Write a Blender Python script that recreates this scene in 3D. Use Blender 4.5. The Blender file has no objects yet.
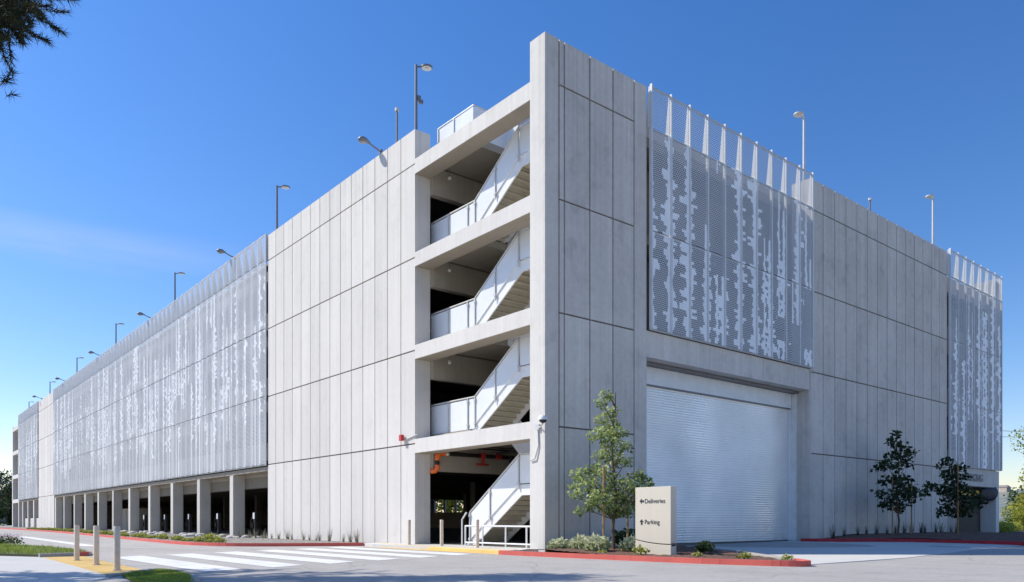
import bpy, math, random
from mathutils import Vector, Matrix, noise
PI = math.pi
rnd = random.Random(7)
scn = bpy.context.scene
COL = scn.collection

# ------------------------------------------------------------------ camera frame (metres; building corner at the origin)
CAM = Vector((-16.08, -17.85, 0.9))
FWD = Vector((0.637, 0.771, 0)).normalized()
RGT = Vector((0.771, -0.637, 0)).normalized()
def cw(a, b, z=0.0):
    """a metres to the right of and b metres ahead of the photographer's stand point"""
    p = CAM + RGT * a + FWD * b
    return Vector((p.x, p.y, z))

# ------------------------------------------------------------------ helpers
class MB:
    def __init__(s):
        s.v, s.f, s.t = [], [], []
    def face(s, pts, tone=0.5):
        i = len(s.v)
        s.v += [tuple(p) for p in pts]
        s.f.append(tuple(range(i, i + len(pts)))); s.t.append(tone)
    def box(s, x0, x1, y0, y1, z0, z1, tone=0.5, skip=()):
        i = len(s.v)
        s.v += [(x, y, z) for x in (x0, x1) for y in (y0, y1) for z in (z0, z1)]
        for k, q in (('x0', (0, 1, 3, 2)), ('x1', (4, 6, 7, 5)), ('y0', (0, 4, 5, 1)), ('y1', (2, 3, 7, 6)), ('z0', (0, 2, 6, 4)), ('z1', (1, 5, 7, 3))):
            if k not in skip:
                s.f.append(tuple(i + j for j in q)); s.t.append(tone)
        return s
    def obox(s, c, ax, ay, az, tone=0.5):
        """box with centre c and half-axis vectors"""
        c, ax, ay, az = map(Vector, (c, ax, ay, az)); i = len(s.v)
        s.v += [tuple(c + ax * a + ay * b + az * d) for a in (-1, 1) for b in (-1, 1) for d in (-1, 1)]
        for q in ((0, 1, 3, 2), (4, 6, 7, 5), (0, 4, 5, 1), (2, 3, 7, 6), (0, 2, 6, 4), (1, 5, 7, 3)):
            s.f.append(tuple(i + j for j in q)); s.t.append(tone)
        return s
    def bar(s, a, b, w, h=None, up=(0, 0, 1), tone=0.5):
        a, b = Vector(a), Vector(b); d = b - a; h = h or w
        side = d.cross(Vector(up))
        side = side.normalized() if side.length > 1e-6 else Vector((1, 0, 0))
        u = side.cross(d).normalized()
        return s.obox((a + b) / 2, d / 2, side * w / 2, u * h / 2, tone)
    def tube(s, pts, r, n=8, tone=0.5, cap=True):
        pts = [Vector(p) for p in pts]; rs = r if isinstance(r, (list, tuple)) else [r] * len(pts)
        base = len(s.v); prev = None
        for k, p in enumerate(pts):
            d = (pts[min(k + 1, len(pts) - 1)] - pts[max(k - 1, 0)]).normalized()
            if prev is None:
                ref = Vector((0, 0, 1)) if abs(d.z) < .9 else Vector((1, 0, 0))
                a = d.cross(ref).normalized()
            else:
                a = (prev - d * prev.dot(d)).normalized()
            prev = a; b = d.cross(a)
            for j in range(n):
                t = 2 * PI * j / n
                s.v.append(tuple(p + (a * math.cos(t) + b * math.sin(t)) * rs[k]))
        for k in range(len(pts) - 1):
            for j in range(n):
                q = base + k * n
                s.f.append((q + j, q + (j + 1) % n, q + n + (j + 1) % n, q + n + j)); s.t.append(tone)
        if cap:
            s.f.append(tuple(base + j for j in range(n))[::-1]); s.t.append(tone)
            s.f.append(tuple(base + (len(pts) - 1) * n + j for j in range(n))); s.t.append(tone)
        return s
    def prism(s, poly, z0, z1, tone=0.5, bottom=False):
        i = len(s.v); n = len(poly)
        zz0 = z0 if callable(z0) else (lambda x, y: z0); zz1 = z1 if callable(z1) else (lambda x, y: z1)
        s.v += [(x, y, zz0(x, y)) for x, y in poly] + [(x, y, zz1(x, y)) for x, y in poly]
        s.f.append(tuple(i + n + j for j in range(n))); s.t.append(tone)
        for j in range(n):
            s.f.append((i + j, i + (j + 1) % n, i + n + (j + 1) % n, i + n + j)); s.t.append(tone)
        if bottom:
            s.f.append(tuple(i + j for j in range(n))[::-1]); s.t.append(tone)
        return s
    def extr(s, poly, axis, a0, a1, tone=0.5):
        """poly in the plane across axis 'x' (y,z) or 'y' (x,z), extruded a0..a1"""
        n = len(poly); i = len(s.v)
        mk = (lambda p, a: (a, p[0], p[1])) if axis == 'x' else (lambda p, a: (p[0], a, p[1]))
        s.v += [mk(p, a0) for p in poly] + [mk(p, a1) for p in poly]
        s.f.append(tuple(i + j for j in range(n))); s.f.append(tuple(i + n + j for j in range(n))[::-1]); s.t += [tone, tone]
        for j in range(n):
            s.f.append((i + j, i + n + j, i + n + (j + 1) % n, i + (j + 1) % n)); s.t.append(tone)
        return s
    def build(s, name, mat, parent=None, smooth=False, bevel=0):
        me = bpy.data.meshes.new(name); me.from_pydata(s.v, [], s.f)
        at = me.attributes.new('tone', 'FLOAT', 'FACE'); at.data.foreach_set('value', s.t)
        me.materials.append(mat); me.update()
        o = bpy.data.objects.new(name, me); COL.objects.link(o)
        import bmesh
        b = bmesh.new(); b.from_mesh(me); bmesh.ops.recalc_face_normals(b, faces=b.faces); b.to_mesh(me); b.free()
        if smooth:
            me.polygons.foreach_set('use_smooth', [True] * len(me.polygons)); me.set_sharp_from_angle(angle=math.radians(40))
        if bevel:
            m = o.modifiers.new('bevel', 'BEVEL'); m.width = bevel; m.segments = 2; m.limit_method = 'ANGLE'
        if parent: o.parent = parent
        return o
    def raw(s, name, mat, parent=None):       # no normal recalculation (foliage)
        me = bpy.data.meshes.new(name); me.from_pydata(s.v, [], s.f)
        at = me.attributes.new('tone', 'FLOAT', 'FACE'); at.data.foreach_set('value', s.t)
        me.materials.append(mat); me.update()
        o = bpy.data.objects.new(name, me); COL.objects.link(o)
        if parent: o.parent = parent
        return o

def tag(o, label, cat, group=None, kind=None):
    o['label'] = label; o['category'] = cat
    if group: o['group'] = group
    if kind: o['kind'] = kind
    return o
def thing(name, label, cat, loc=(0, 0, 0), rz=0, group=None):
    o = bpy.data.objects.new(name, None); COL.objects.link(o)
    o.location = loc; o.rotation_euler = (0, 0, rz); o.empty_display_size = .3
    return tag(o, label, cat, group)
def struct(o, label=None):
    o['kind'] = 'structure'
    if label: o['label'] = label
    return o
def dup(root, loc, rz=None, label=None, scale=None):
    r = root.copy(); COL.objects.link(r); r.location = loc
    if rz is not None: r.rotation_euler = (0, 0, rz)
    if scale is not None: r.scale = scale if isinstance(scale, (tuple, list)) else (scale,) * 3
    if label: r['label'] = label
    for ch in list(root.children):
        c = ch.copy(); COL.objects.link(c); c.parent = r
        for g in list(ch.children):
            d = g.copy(); COL.objects.link(d); d.parent = c
    return r
def text_mesh(name, body, size, mat, M, parent, depth=.008, spacing=1.0, bold=0.0):
    cu = bpy.data.curves.new(name, 'FONT'); cu.body = body; cu.size = size; cu.extrude = depth; cu.space_character = spacing; cu.offset = bold
    tmp = bpy.data.objects.new(name, cu); COL.objects.link(tmp)
    dg = bpy.context.evaluated_depsgraph_get()
    me = bpy.data.meshes.new_from_object(tmp.evaluated_get(dg)); bpy.data.objects.remove(tmp)
    me.transform(M); me.materials.clear(); me.materials.append(mat); me.name = name
    o = bpy.data.objects.new(name, me); COL.objects.link(o); o.parent = parent
    return o

# ------------------------------------------------------------------ materials
def new_mat(name):
    m = bpy.data.materials.new(name); m.use_nodes = True
    nt = m.node_tree; b = nt.nodes['Principled BSDF']
    return m, nt, b
def N(nt, kind, **kw):
    n = nt.nodes.new(kind)
    for k, v in kw.items():
        if k in n.inputs.keys() and not hasattr(n, k): n.inputs[k].default_value = v
        else: setattr(n, k, v)
    return n
def math_(nt, op, a, b=None, c=None):
    n = nt.nodes.new('ShaderNodeMath'); n.operation = op
    for i, x in enumerate((a, b, c)):
        if x is None: continue
        if isinstance(x, (int, float)): n.inputs[i].default_value = x
        else: nt.links.new(x, n.inputs[i])
    return n.outputs[0]
def noise_(nt, vec, scale, detail=4, rough=.55, stretch=None):
    if stretch:
        mp = nt.nodes.new('ShaderNodeMapping'); mp.inputs['Scale'].default_value = stretch
        nt.links.new(vec, mp.inputs['Vector']); vec = mp.outputs[0]
    n = nt.nodes.new('ShaderNodeTexNoise'); n.inputs['Scale'].default_value = scale
    n.inputs['Detail'].default_value = detail; n.inputs['Roughness'].default_value = rough
    nt.links.new(vec, n.inputs['Vector']); return n.outputs['Fac']
def mapr(nt, v, a, b, c, d):
    n = nt.nodes.new('ShaderNodeMapRange'); nt.links.new(v, n.inputs[0])
    for i, x in enumerate((a, b, c, d)): n.inputs[i + 1].default_value = x
    return n.outputs[0]
def geo_pos(nt):
    return nt.nodes.new('ShaderNodeNewGeometry').outputs['Position']
def obj_co(nt):
    return nt.nodes.new('ShaderNodeTexCoord').outputs['Object']
def scaled_color(nt, col, fac):
    n = nt.nodes.new('ShaderNodeVectorMath'); n.operation = 'SCALE'
    n.inputs[0].default_value = col[:3]; nt.links.new(fac, n.inputs['Scale']); return n.outputs[0]
def mixc(nt, fac, a, b):
    n = nt.nodes.new('ShaderNodeMix'); n.data_type = 'RGBA'
    if isinstance(fac, (int, float)): n.inputs[0].default_value = fac
    else: nt.links.new(fac, n.inputs[0])
    for k, x in ((6, a), (7, b)):
        if isinstance(x, tuple): n.inputs[k].default_value = (*x[:3], 1)
        else: nt.links.new(x, n.inputs[k])
    return n.outputs[2]
def bump(nt, b, h, strength, dist=.02):
    n = nt.nodes.new('ShaderNodeBump'); n.inputs['Strength'].default_value = strength; n.inputs['Distance'].default_value = dist
    nt.links.new(h, n.inputs['Height']); nt.links.new(n.outputs[0], b.inputs['Normal'])

def concrete(name, col, amp=.16, tone_amp=.14, streak=.1, rough=.85, spots=.0):
    m, nt, b = new_mat(name); p = geo_pos(nt)
    big = noise_(nt, p, .35, 5, .6); fine = noise_(nt, p, 5, 6, .65); grain = noise_(nt, p, 40, 3, .6)
    st = noise_(nt, p, 1.0, 5, .6, (2.2, 2.2, .10))
    tone = N(nt, 'ShaderNodeAttribute', attribute_name='tone').outputs['Fac']
    f = math_(nt, 'ADD', 1.0, math_(nt, 'MULTIPLY', math_(nt, 'SUBTRACT', big, .5), amp * 2))
    f = math_(nt, 'ADD', f, math_(nt, 'MULTIPLY', math_(nt, 'SUBTRACT', fine, .5), amp * 1.3))
    f = math_(nt, 'ADD', f, math_(nt, 'MULTIPLY', math_(nt, 'SUBTRACT', st, .5), streak * 2))
    f = math_(nt, 'ADD', f, math_(nt, 'MULTIPLY', math_(nt, 'SUBTRACT', tone, .5), tone_amp * 2))
    f = math_(nt, 'ADD', f, math_(nt, 'MULTIPLY', math_(nt, 'SUBTRACT', grain, .5), .12))
    bd = noise_(nt, p, 1.0, 3, .6, (11, 11, .12)); f = math_(nt, 'ADD', f, math_(nt, 'MULTIPLY', math_(nt, 'SUBTRACT', bd, .5), streak * 1.6))
    pt = noise_(nt, p, 1.3, 3, .5); f = math_(nt, 'SUBTRACT', f, math_(nt, 'MULTIPLY', mapr(nt, pt, .55, .72, 0, 1), amp * .55))
    sz = nt.nodes.new('ShaderNodeSeparateXYZ'); nt.links.new(p, sz.inputs[0])
    run = noise_(nt, p, 1.0, 5, .7, (6, 6, .05))
    wash = math_(nt, 'MULTIPLY', mapr(nt, run, .50, .70, 0, 1), mapr(nt, sz.outputs['Z'], 9.0, 16.2, .0, streak * 1.5))
    foot = math_(nt, 'MULTIPLY', mapr(nt, fine, .3, .7, .2, 1), mapr(nt, sz.outputs['Z'], .0, 1.1, streak * 1.1, 0))
    f = math_(nt, 'SUBTRACT', math_(nt, 'SUBTRACT', f, wash), foot)
    c = scaled_color(nt, col, f)
    nt.links.new(c, b.inputs['Base Color']); b.inputs['Roughness'].default_value = rough
    bump(nt, b, fine, .15, .02)
    return m
def plain(name, col, rough=.5, metal=0.0, var=.08, scale=3.0, spec=.5):
    m, nt, b = new_mat(name); p = obj_co(nt)
    f = mapr(nt, noise_(nt, p, scale, 4), .25, .75, 1 - var, 1 + var)
    nt.links.new(scaled_color(nt, col, f), b.inputs['Base Color'])
    b.inputs['Roughness'].default_value = rough; b.inputs['Metallic'].default_value = metal
    b.inputs['Specular IOR Level'].default_value = spec
    return m
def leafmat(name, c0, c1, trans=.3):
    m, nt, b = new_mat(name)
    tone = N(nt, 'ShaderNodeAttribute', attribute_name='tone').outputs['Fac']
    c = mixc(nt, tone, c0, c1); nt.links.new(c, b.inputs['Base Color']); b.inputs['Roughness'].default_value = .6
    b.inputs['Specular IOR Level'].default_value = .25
    tr = nt.nodes.new('ShaderNodeBsdfTranslucent'); nt.links.new(c, tr.inputs[0])
    mx = nt.nodes.new('ShaderNodeMixShader'); mx.inputs[0].default_value = trans
    nt.links.new(b.outputs[0], mx.inputs[1]); nt.links.new(tr.outputs[0], mx.inputs[2])
    nt.links.new(mx.outputs[0], nt.nodes['Material Output'].inputs[0])
    return m
def asphalt(name, col, patch=.18, cracks=True):
    m, nt, b = new_mat(name); p = geo_pos(nt)
    big = noise_(nt, p, .12, 4, .6); mid = noise_(nt, p, .9, 5, .65); fine = noise_(nt, p, 30, 4, .75); agg = noise_(nt, p, 9, 4, .8); st = noise_(nt, p, .5, 4, .6, (1, .12, 1))
    f = math_(nt, 'ADD', 1.0, math_(nt, 'MULTIPLY', math_(nt, 'SUBTRACT', big, .5), patch * 2))
    f = math_(nt, 'ADD', f, math_(nt, 'MULTIPLY', math_(nt, 'SUBTRACT', mid, .5), patch * 1.7))
    f = math_(nt, 'ADD', f, math_(nt, 'MULTIPLY', math_(nt, 'SUBTRACT', st, .5), patch * 1.2))
    f = math_(nt, 'ADD', f, math_(nt, 'MULTIPLY', math_(nt, 'SUBTRACT', fine, .5), .55))
    f = math_(nt, 'ADD', f, math_(nt, 'MULTIPLY', math_(nt, 'SUBTRACT', agg, .5), .6))
    oil = noise_(nt, p, .55, 6, .72); f = math_(nt, 'MULTIPLY', f, mapr(nt, oil, .60, .74, 1.0, .72))
    tyre = noise_(nt, p, 1.0, 4, .65, (1.1, .05, 1)); f = math_(nt, 'MULTIPLY', f, mapr(nt, tyre, .55, .72, 1.0, .86))
    if cracks:
        vo = nt.nodes.new('ShaderNodeTexVoronoi'); vo.feature = 'DISTANCE_TO_EDGE'; vo.inputs['Scale'].default_value = .16
        mp = nt.nodes.new('ShaderNodeVectorMath'); mp.operation = 'ADD'; nt.links.new(p, mp.inputs[0])
        nz = nt.nodes.new('ShaderNodeTexNoise'); nz.inputs['Scale'].default_value = .8; nt.links.new(p, nz.inputs['Vector'])
        nt.links.new(nz.outputs['Color'], mp.inputs[1]); nt.links.new(mp.outputs[0], vo.inputs['Vector'])
        cr = mapr(nt, vo.outputs['Distance'], .0, .006, .72, 1.0)
        f = math_(nt, 'MULTIPLY', f, cr)
    nt.links.new(scaled_color(nt, col, f), b.inputs['Base Color']); b.inputs['Roughness'].default_value = .9
    bump(nt, b, fine, .3, .01)
    return m
def worn_paint(name, col, under, wear=.45, scale=6.):
    m, nt, b = new_mat(name); p = geo_pos(nt)
    n1 = noise_(nt, p, scale, 6, .7); n2 = noise_(nt, p, 1.1, 3, .5)
    w = mapr(nt, math_(nt, 'ADD', n1, math_(nt, 'MULTIPLY', n2, .4)), 1.03 - wear * .5, 1.2 - wear * .5, 0, .8)
    f = mapr(nt, n2, .3, .7, .86, 1.08)
    nt.links.new(mixc(nt, w, scaled_color(nt, col, f), under), b.inputs['Base Color']); b.inputs['Roughness'].default_value = .75
    return m

M = {}
M['wall'] = concrete('light panel concrete', (.70, .665, .615), .10, .05, .11)
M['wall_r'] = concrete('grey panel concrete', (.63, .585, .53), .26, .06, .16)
M['frame_c'] = concrete('frame concrete', (.68, .65, .60), .12, .08, .12)
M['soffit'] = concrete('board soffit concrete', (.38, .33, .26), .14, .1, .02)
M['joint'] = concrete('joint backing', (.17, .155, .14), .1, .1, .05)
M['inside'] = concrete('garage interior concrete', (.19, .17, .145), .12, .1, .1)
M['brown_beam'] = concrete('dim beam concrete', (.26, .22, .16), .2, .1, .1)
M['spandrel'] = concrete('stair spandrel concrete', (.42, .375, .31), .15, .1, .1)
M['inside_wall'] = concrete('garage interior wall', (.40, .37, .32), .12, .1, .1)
M['column'] = concrete('column concrete', (.62, .585, .52), .14, .12, .14)
M['white'] = plain('white painted steel', (.80, .80, .79), .45)
M['guard'] = plain('white guard panel', (.78, .79, .80), .3, 0, .05, 1.2)
M['steel'] = plain('brushed stainless', (.72, .58, .43), .45, .15, .12, 8)
M['grey_metal'] = plain('grey lamp metal', (.22, .22, .24), .5, .4)
M['pale_metal'] = plain('pale lamp metal', (.62, .61, .58), .45, .2)
M['black'] = plain('black plastic', (.02, .02, .022), .45)
M['lens'] = plain('lamp lens', (.75, .76, .74), .25)
M['grey_lens'] = plain('lamp glass', (.35, .37, .4), .15)
M['pipe'] = plain('black pipe', (.018, .016, .015), .5)
M['orange'] = plain('orange coupling', (.85, .17, .03), .45)
M['red'] = plain('red enamel', (.55, .03, .03), .35)
M['dull_red'] = plain('dull red valve', (.5, .04, .03), .5)
M['stair_soffit'] = plain('cream stair soffit', (.58, .54, .44), .6)
M['sign'] = concrete('cream sign concrete', (.66, .605, .49), .05, .02, .04, .7)
M['sign_dark'] = plain('dark sign lettering', (.035, .04, .05), .5)
M['yellow'] = plain('yellow clearance bar', (.75, .48, .02), .4)
M['bark'] = plain('bark', (.13, .085, .055), .9, 0, .35, 12)
M['stake'] = plain('lodge pole stake', (.36, .22, .10), .85, 0, .25, 9)
M['asphalt'] = asphalt('asphalt', (.40, .375, .345), .20)
M['apron'] = concrete('driveway concrete', (.60, .58, .54), .10, .05, .0)
M['walk'] = concrete('sidewalk concrete', (.52, .51, .48), .10, .05, .0)
M['kerb_c'] = concrete('kerb concrete', (.36, .34, .31), .15, .08, .0)
M['paint'] = worn_paint('white road paint', (.74, .74, .72), (.33, .32, .30), .50, 5)
M['paint_line'] = worn_paint('worn white line', (.60, .60, .58), (.24, .24, .235), .55, 5)
M['kerb_red'] = worn_paint('red kerb paint', (.66, .13, .10), (.54, .33, .27), .34, 5)
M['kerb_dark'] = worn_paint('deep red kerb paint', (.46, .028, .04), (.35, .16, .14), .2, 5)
M['kerb_yellow'] = worn_paint('yellow kerb paint', (.80, .53, .16), (.55, .45, .3), .3, 5)
M['kerb_tan'] = worn_paint('tan kerb', (.50, .34, .18), (.40, .36, .30), .4, 5)
M['ground'] = concrete('dry ground', (.13, .13, .06), .3, 0, 0)

def dome_mat():
    m, nt, b = new_mat('yellow tactile paving'); p = geo_pos(nt)
    vo = nt.nodes.new('ShaderNodeTexVoronoi'); vo.inputs['Scale'].default_value = 14; vo.inputs['Randomness'].default_value = 0
    nt.links.new(p, vo.inputs['Vector'])
    h = mapr(nt, vo.outputs['Distance'], .15, .45, 1, 0)
    f = math_(nt, 'MULTIPLY', mapr(nt, h, 0, 1, .84, 1.08), mapr(nt, noise_(nt, p, 2.5, 4), .3, .7, .88, 1.1))
    nt.links.new(scaled_color(nt, (.74, .49, .14), f), b.inputs['Base Color']); b.inputs['Roughness'].default_value = .7
    bump(nt, b, h, .5, .01); return m
M['dome'] = dome_mat()
def mulch_mat():
    m, nt, b = new_mat('bark mulch'); p = geo_pos(nt)
    a = noise_(nt, p, 9, 6, .75); c = mixc(nt, mapr(nt, a, .3, .7, 0, 1), (.06, .03, .02), (.27, .15, .10))
    nt.links.new(c, b.inputs['Base Color']); b.inputs['Roughness'].default_value = .95; bump(nt, b, a, .9, .06); return m
M['mulch'] = mulch_mat()
def gravel_mat():
    m, nt, b = new_mat('pale gravel bed'); p = geo_pos(nt)
    vo = nt.nodes.new('ShaderNodeTexVoronoi'); vo.inputs['Scale'].default_value = 7; nt.links.new(p, vo.inputs['Vector'])
    c = mixc(nt, mapr(nt, vo.outputs['Distance'], .1, .6, 0, 1), (.50, .48, .44), (.16, .14, .12))
    nt.links.new(c, b.inputs['Base Color']); b.inputs['Roughness'].default_value = .9; bump(nt, b, vo.outputs['Distance'], .6, .05); return m
M['gravel'] = gravel_mat()
M['soil'] = concrete('turf soil', (.07, .075, .03), .3, 0, 0)
def slat_mat():
    m, nt, b = new_mat('white roll door slats'); p = geo_pos(nt)
    sx = nt.nodes.new('ShaderNodeSeparateXYZ'); nt.links.new(p, sx.inputs[0])
    f = mapr(nt, noise_(nt, p, .35, 4, .55), .3, .7, .86, 1.06)  # broad patches imitate uneven reflections, painted into the door colour
    f = math_(nt, 'MULTIPLY', f, mapr(nt, math_(nt, 'ADD', sx.outputs['Z'], math_(nt, 'MULTIPLY', noise_(nt, p, 1.5, 5, .7, (1, 1, .3)), 1.6)), .5, 2.0, .80, 1.0))
    rg = mapr(nt, noise_(nt, p, .3, 3, .5), .35, .65, .2, .5); nt.links.new(rg, b.inputs['Roughness'])
    nt.links.new(scaled_color(nt, (.93, .92, .90), f), b.inputs['Base Color']); b.inputs['Roughness'].default_value = .34; b.inputs['Metallic'].default_value = .4
    return m
M['slat'] = slat_mat()

def screen_mat(name, axis, module, alb, zbot, ztop, seed, hole_dark, hole_light, wide=1.07, crown=-1.5, hole_top=.47, gapt=.36, per0=.66, bgl=.74):
    """perforated folded metal: fine horizontal slots, closed where the tree silhouettes stand"""
    m, nt, b = new_mat(name); p = geo_pos(nt)
    sp = nt.nodes.new('ShaderNodeSeparateXYZ'); nt.links.new(p, sp.inputs[0])
    u = sp.outputs[axis]; z = sp.outputs['Z']
    def wnoise(*xs):
        wn = nt.nodes.new('ShaderNodeTexWhiteNoise'); wn.noise_dimensions = '3D'
        cb = nt.nodes.new('ShaderNodeCombineXYZ')
        for i_, x_ in enumerate(xs):
            if isinstance(x_, (int, float)): cb.inputs[i_].default_value = x_
            else: nt.links.new(x_, cb.inputs[i_])
        nt.links.new(cb.outputs[0], wn.inputs['Vector']); return wn.outputs['Value']
    def trees(w, off, sd, lo, hi, period, blo, amp, pres=.10):
        """a column of lobed branches, each lobe of its own width, left and right side apart"""
        uu = math_(nt, 'DIVIDE', math_(nt, 'ADD', u, off), w)
        cid = math_(nt, 'FLOOR', uu); fu = math_(nt, 'FRACT', uu)
        fr = math_(nt, 'ABSOLUTE', math_(nt, 'SUBTRACT', fu, .5)); side_ = math_(nt, 'GREATER_THAN', fu, .5)
        r = wnoise(cid, sd, .3); r2 = wnoise(cid, sd + 7.7, 1.3); r3 = wnoise(cid, sd + 3.1, 2.3)
        zq = math_(nt, 'DIVIDE', math_(nt, 'FLOOR', math_(nt, 'MULTIPLY', z, 8.5)), 8.5)
        jit = wnoise(math_(nt, 'ADD', cid, math_(nt, 'MULTIPLY', side_, 20.5)), zq, sd + .77)
        def lobes(per, ph):
            zz = math_(nt, 'ADD', math_(nt, 'DIVIDE', zq, per), math_(nt, 'ADD', math_(nt, 'MULTIPLY', r3, 9.0), math_(nt, 'MULTIPLY', side_, ph)))
            k = math_(nt, 'FLOOR', zz); f = math_(nt, 'ABSOLUTE', math_(nt, 'SUBTRACT', math_(nt, 'MULTIPLY', math_(nt, 'FRACT', zz), 2.0), 1.0))
            rk = wnoise(math_(nt, 'ADD', cid, math_(nt, 'MULTIPLY', side_, 50.5)), math_(nt, 'ADD', k, sd), per)
            shape = math_(nt, 'SUBTRACT', 1.0, math_(nt, 'POWER', f, 2.6))
            return math_(nt, 'MULTIPLY', math_(nt, 'MULTIPLY', mapr(nt, rk, 0, 1, .22, 1.05), shape), amp)
        hw = math_(nt, 'MAXIMUM', lobes(period, .37), math_(nt, 'MULTIPLY', lobes(period * .43, .61), .30))
        hw = math_(nt, 'MULTIPLY', hw, mapr(nt, jit, 0, 1, .30, 1.25))
        top = math_(nt, 'ADD', zbot + lo, math_(nt, 'MULTIPLY', r, hi - lo))
        bot = math_(nt, 'ADD', zbot + blo, math_(nt, 'MULTIPLY', math_(nt, 'MULTIPLY', r2, r2), (ztop - zbot) * .35))
        hw = math_(nt, 'MULTIPLY', hw, mapr(nt, math_(nt, 'SUBTRACT', top, z), -.05, 2.6, .12, 1.0))
        ins = math_(nt, 'MULTIPLY', math_(nt, 'LESS_THAN', fr, hw), math_(nt, 'GREATER_THAN', z, bot))
        ins = math_(nt, 'MAXIMUM', ins, math_(nt, 'LESS_THAN', fr, .07))
        ins = math_(nt, 'MULTIPLY', ins, math_(nt, 'LESS_THAN', z, top))
        return math_(nt, 'MULTIPLY', ins, math_(nt, 'GREATER_THAN', r2, pres))
    H = ztop - zbot
    a = trees(wide, .0, seed, H * .62, H * 1.35, per0 * .85, crown, .56)
    c = trees(wide * .5, .13, seed + 11.5, H * .35, H * 1.15, per0 * .72, crown - .4, .46, .45)
    ins = math_(nt, 'MAXIMUM', a, c)
    # patches of the facade with no trees
    cmb = nt.nodes.new('ShaderNodeCombineXYZ'); nt.links.new(math_(nt, 'MULTIPLY', math_(nt, 'FLOOR', math_(nt, 'DIVIDE', u, module)), 3.7), cmb.inputs[0]); cmb.inputs[1].default_value = seed
    nt.links.new(math_(nt, 'MULTIPLY', z, .09), cmb.inputs[2])
    gap = nt.nodes.new('ShaderNodeTexNoise'); gap.inputs['Scale'].default_value = 1; gap.inputs['Detail'].default_value = 1; nt.links.new(cmb.outputs[0], gap.inputs['Vector'])
    ins = math_(nt, 'MULTIPLY', ins, math_(nt, 'GREATER_THAN', gap.outputs['Fac'], gapt))
    ins = math_(nt, 'MULTIPLY', ins, math_(nt, 'LESS_THAN', z, 14.72))
    # staggered rows of small holes
    pz = math_(nt, 'MULTIPLY', z, 14.0); rowid = math_(nt, 'FLOOR', pz)
    pu = math_(nt, 'ADD', math_(nt, 'MULTIPLY', u, 10.5), math_(nt, 'MULTIPLY', math_(nt, 'FRACT', math_(nt, 'MULTIPLY', rowid, .5)), 1.0))
    dz_ = math_(nt, 'SUBTRACT', math_(nt, 'FRACT', pz), .5); du_ = math_(nt, 'SUBTRACT', math_(nt, 'FRACT', pu), .5)
    d2 = math_(nt, 'ADD', math_(nt, 'MULTIPLY', dz_, dz_), math_(nt, 'MULTIPLY', math_(nt, 'MULTIPLY', du_, du_), .75))
    top_row = math_(nt, 'GREATER_THAN', z, 14.7)
    openf = math_(nt, 'ADD', math_(nt, 'MULTIPLY', ins, hole_light), math_(nt, 'MULTIPLY', math_(nt, 'SUBTRACT', 1.0, ins), hole_dark))
    openf = math_(nt, 'MAXIMUM', openf, math_(nt, 'MULTIPLY', top_row, hole_top))
    hole = math_(nt, 'LESS_THAN', d2, math_(nt, 'MULTIPLY', openf, .276))
    f = mapr(nt, noise_(nt, p, .6, 4), .3, .7, .92, 1.06)
    colr = mixc(nt, ins, (alb * bgl, alb * (bgl + .015), alb * (bgl + .04)), (alb * (bgl * .4 + .84), alb * (bgl * .4 + .85), alb * (bgl * .4 + .86)))
    sc = nt.nodes.new('ShaderNodeVectorMath'); sc.operation = 'SCALE'; nt.links.new(colr, sc.inputs[0]); nt.links.new(f, sc.inputs['Scale'])
    nt.links.new(sc.outputs[0], b.inputs['Base Color']); b.inputs['Roughness'].default_value = .5
    tr = nt.nodes.new('ShaderNodeBsdfTransparent'); mx = nt.nodes.new('ShaderNodeMixShader')
    nt.links.new(hole, mx.inputs[0]); nt.links.new(b.outputs[0], mx.inputs[1]); nt.links.new(tr.outputs[0], mx.inputs[2])
    nt.links.new(mx.outputs[0], nt.nodes['Material Output'].inputs[0])
    return m
M['screen_l'] = screen_mat('perforated screen long side', 'Y', 1.05, .70, 3.9, 14.7, 3.0, .30, .05, .72, 1.6, .5, .42, .56, .86)
M['screen_r'] = screen_mat('perforated screen entry side', 'X', 1.07, .84, 7.6, 14.7, 21.0, .40, .05, 1.07, -1.5)
M['screen_r2'] = screen_mat('perforated screen far end', 'X', 1.1, .86, 4.0, 14.7, 40.0, .40, .06, 1.1, -1.0)

# ------------------------------------------------------------------ light and sky
EL = math.radians(46); SX, SY = -.63, .7766
sun_dir = Vector((SX * math.cos(EL), SY * math.cos(EL), math.sin(EL)))
sl = bpy.data.lights.new('sun', 'SUN'); sl.energy = 5.0; sl.angle = math.radians(.5); sl.color = (1.0, .94, .84)
so = bpy.data.objects.new('sun', sl); COL.objects.link(so); so.rotation_euler = (-sun_dir).to_track_quat('-Z', 'Y').to_euler(); so.location = (-20, 30, 40)
w = bpy.data.worlds.new('World'); scn.world = w; w.use_nodes = True
nt = w.node_tree; bg = nt.nodes['Background']
sky = nt.nodes.new('ShaderNodeTexSky'); sky.sky_type = 'NISHITA'; sky.sun_disc = False
sky.sun_elevation = EL; sky.sun_rotation = math.atan2(SX, SY); sky.altitude = 0; sky.air_density = 1.0; sky.dust_density = .3; sky.ozone_density = 3.0
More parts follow.
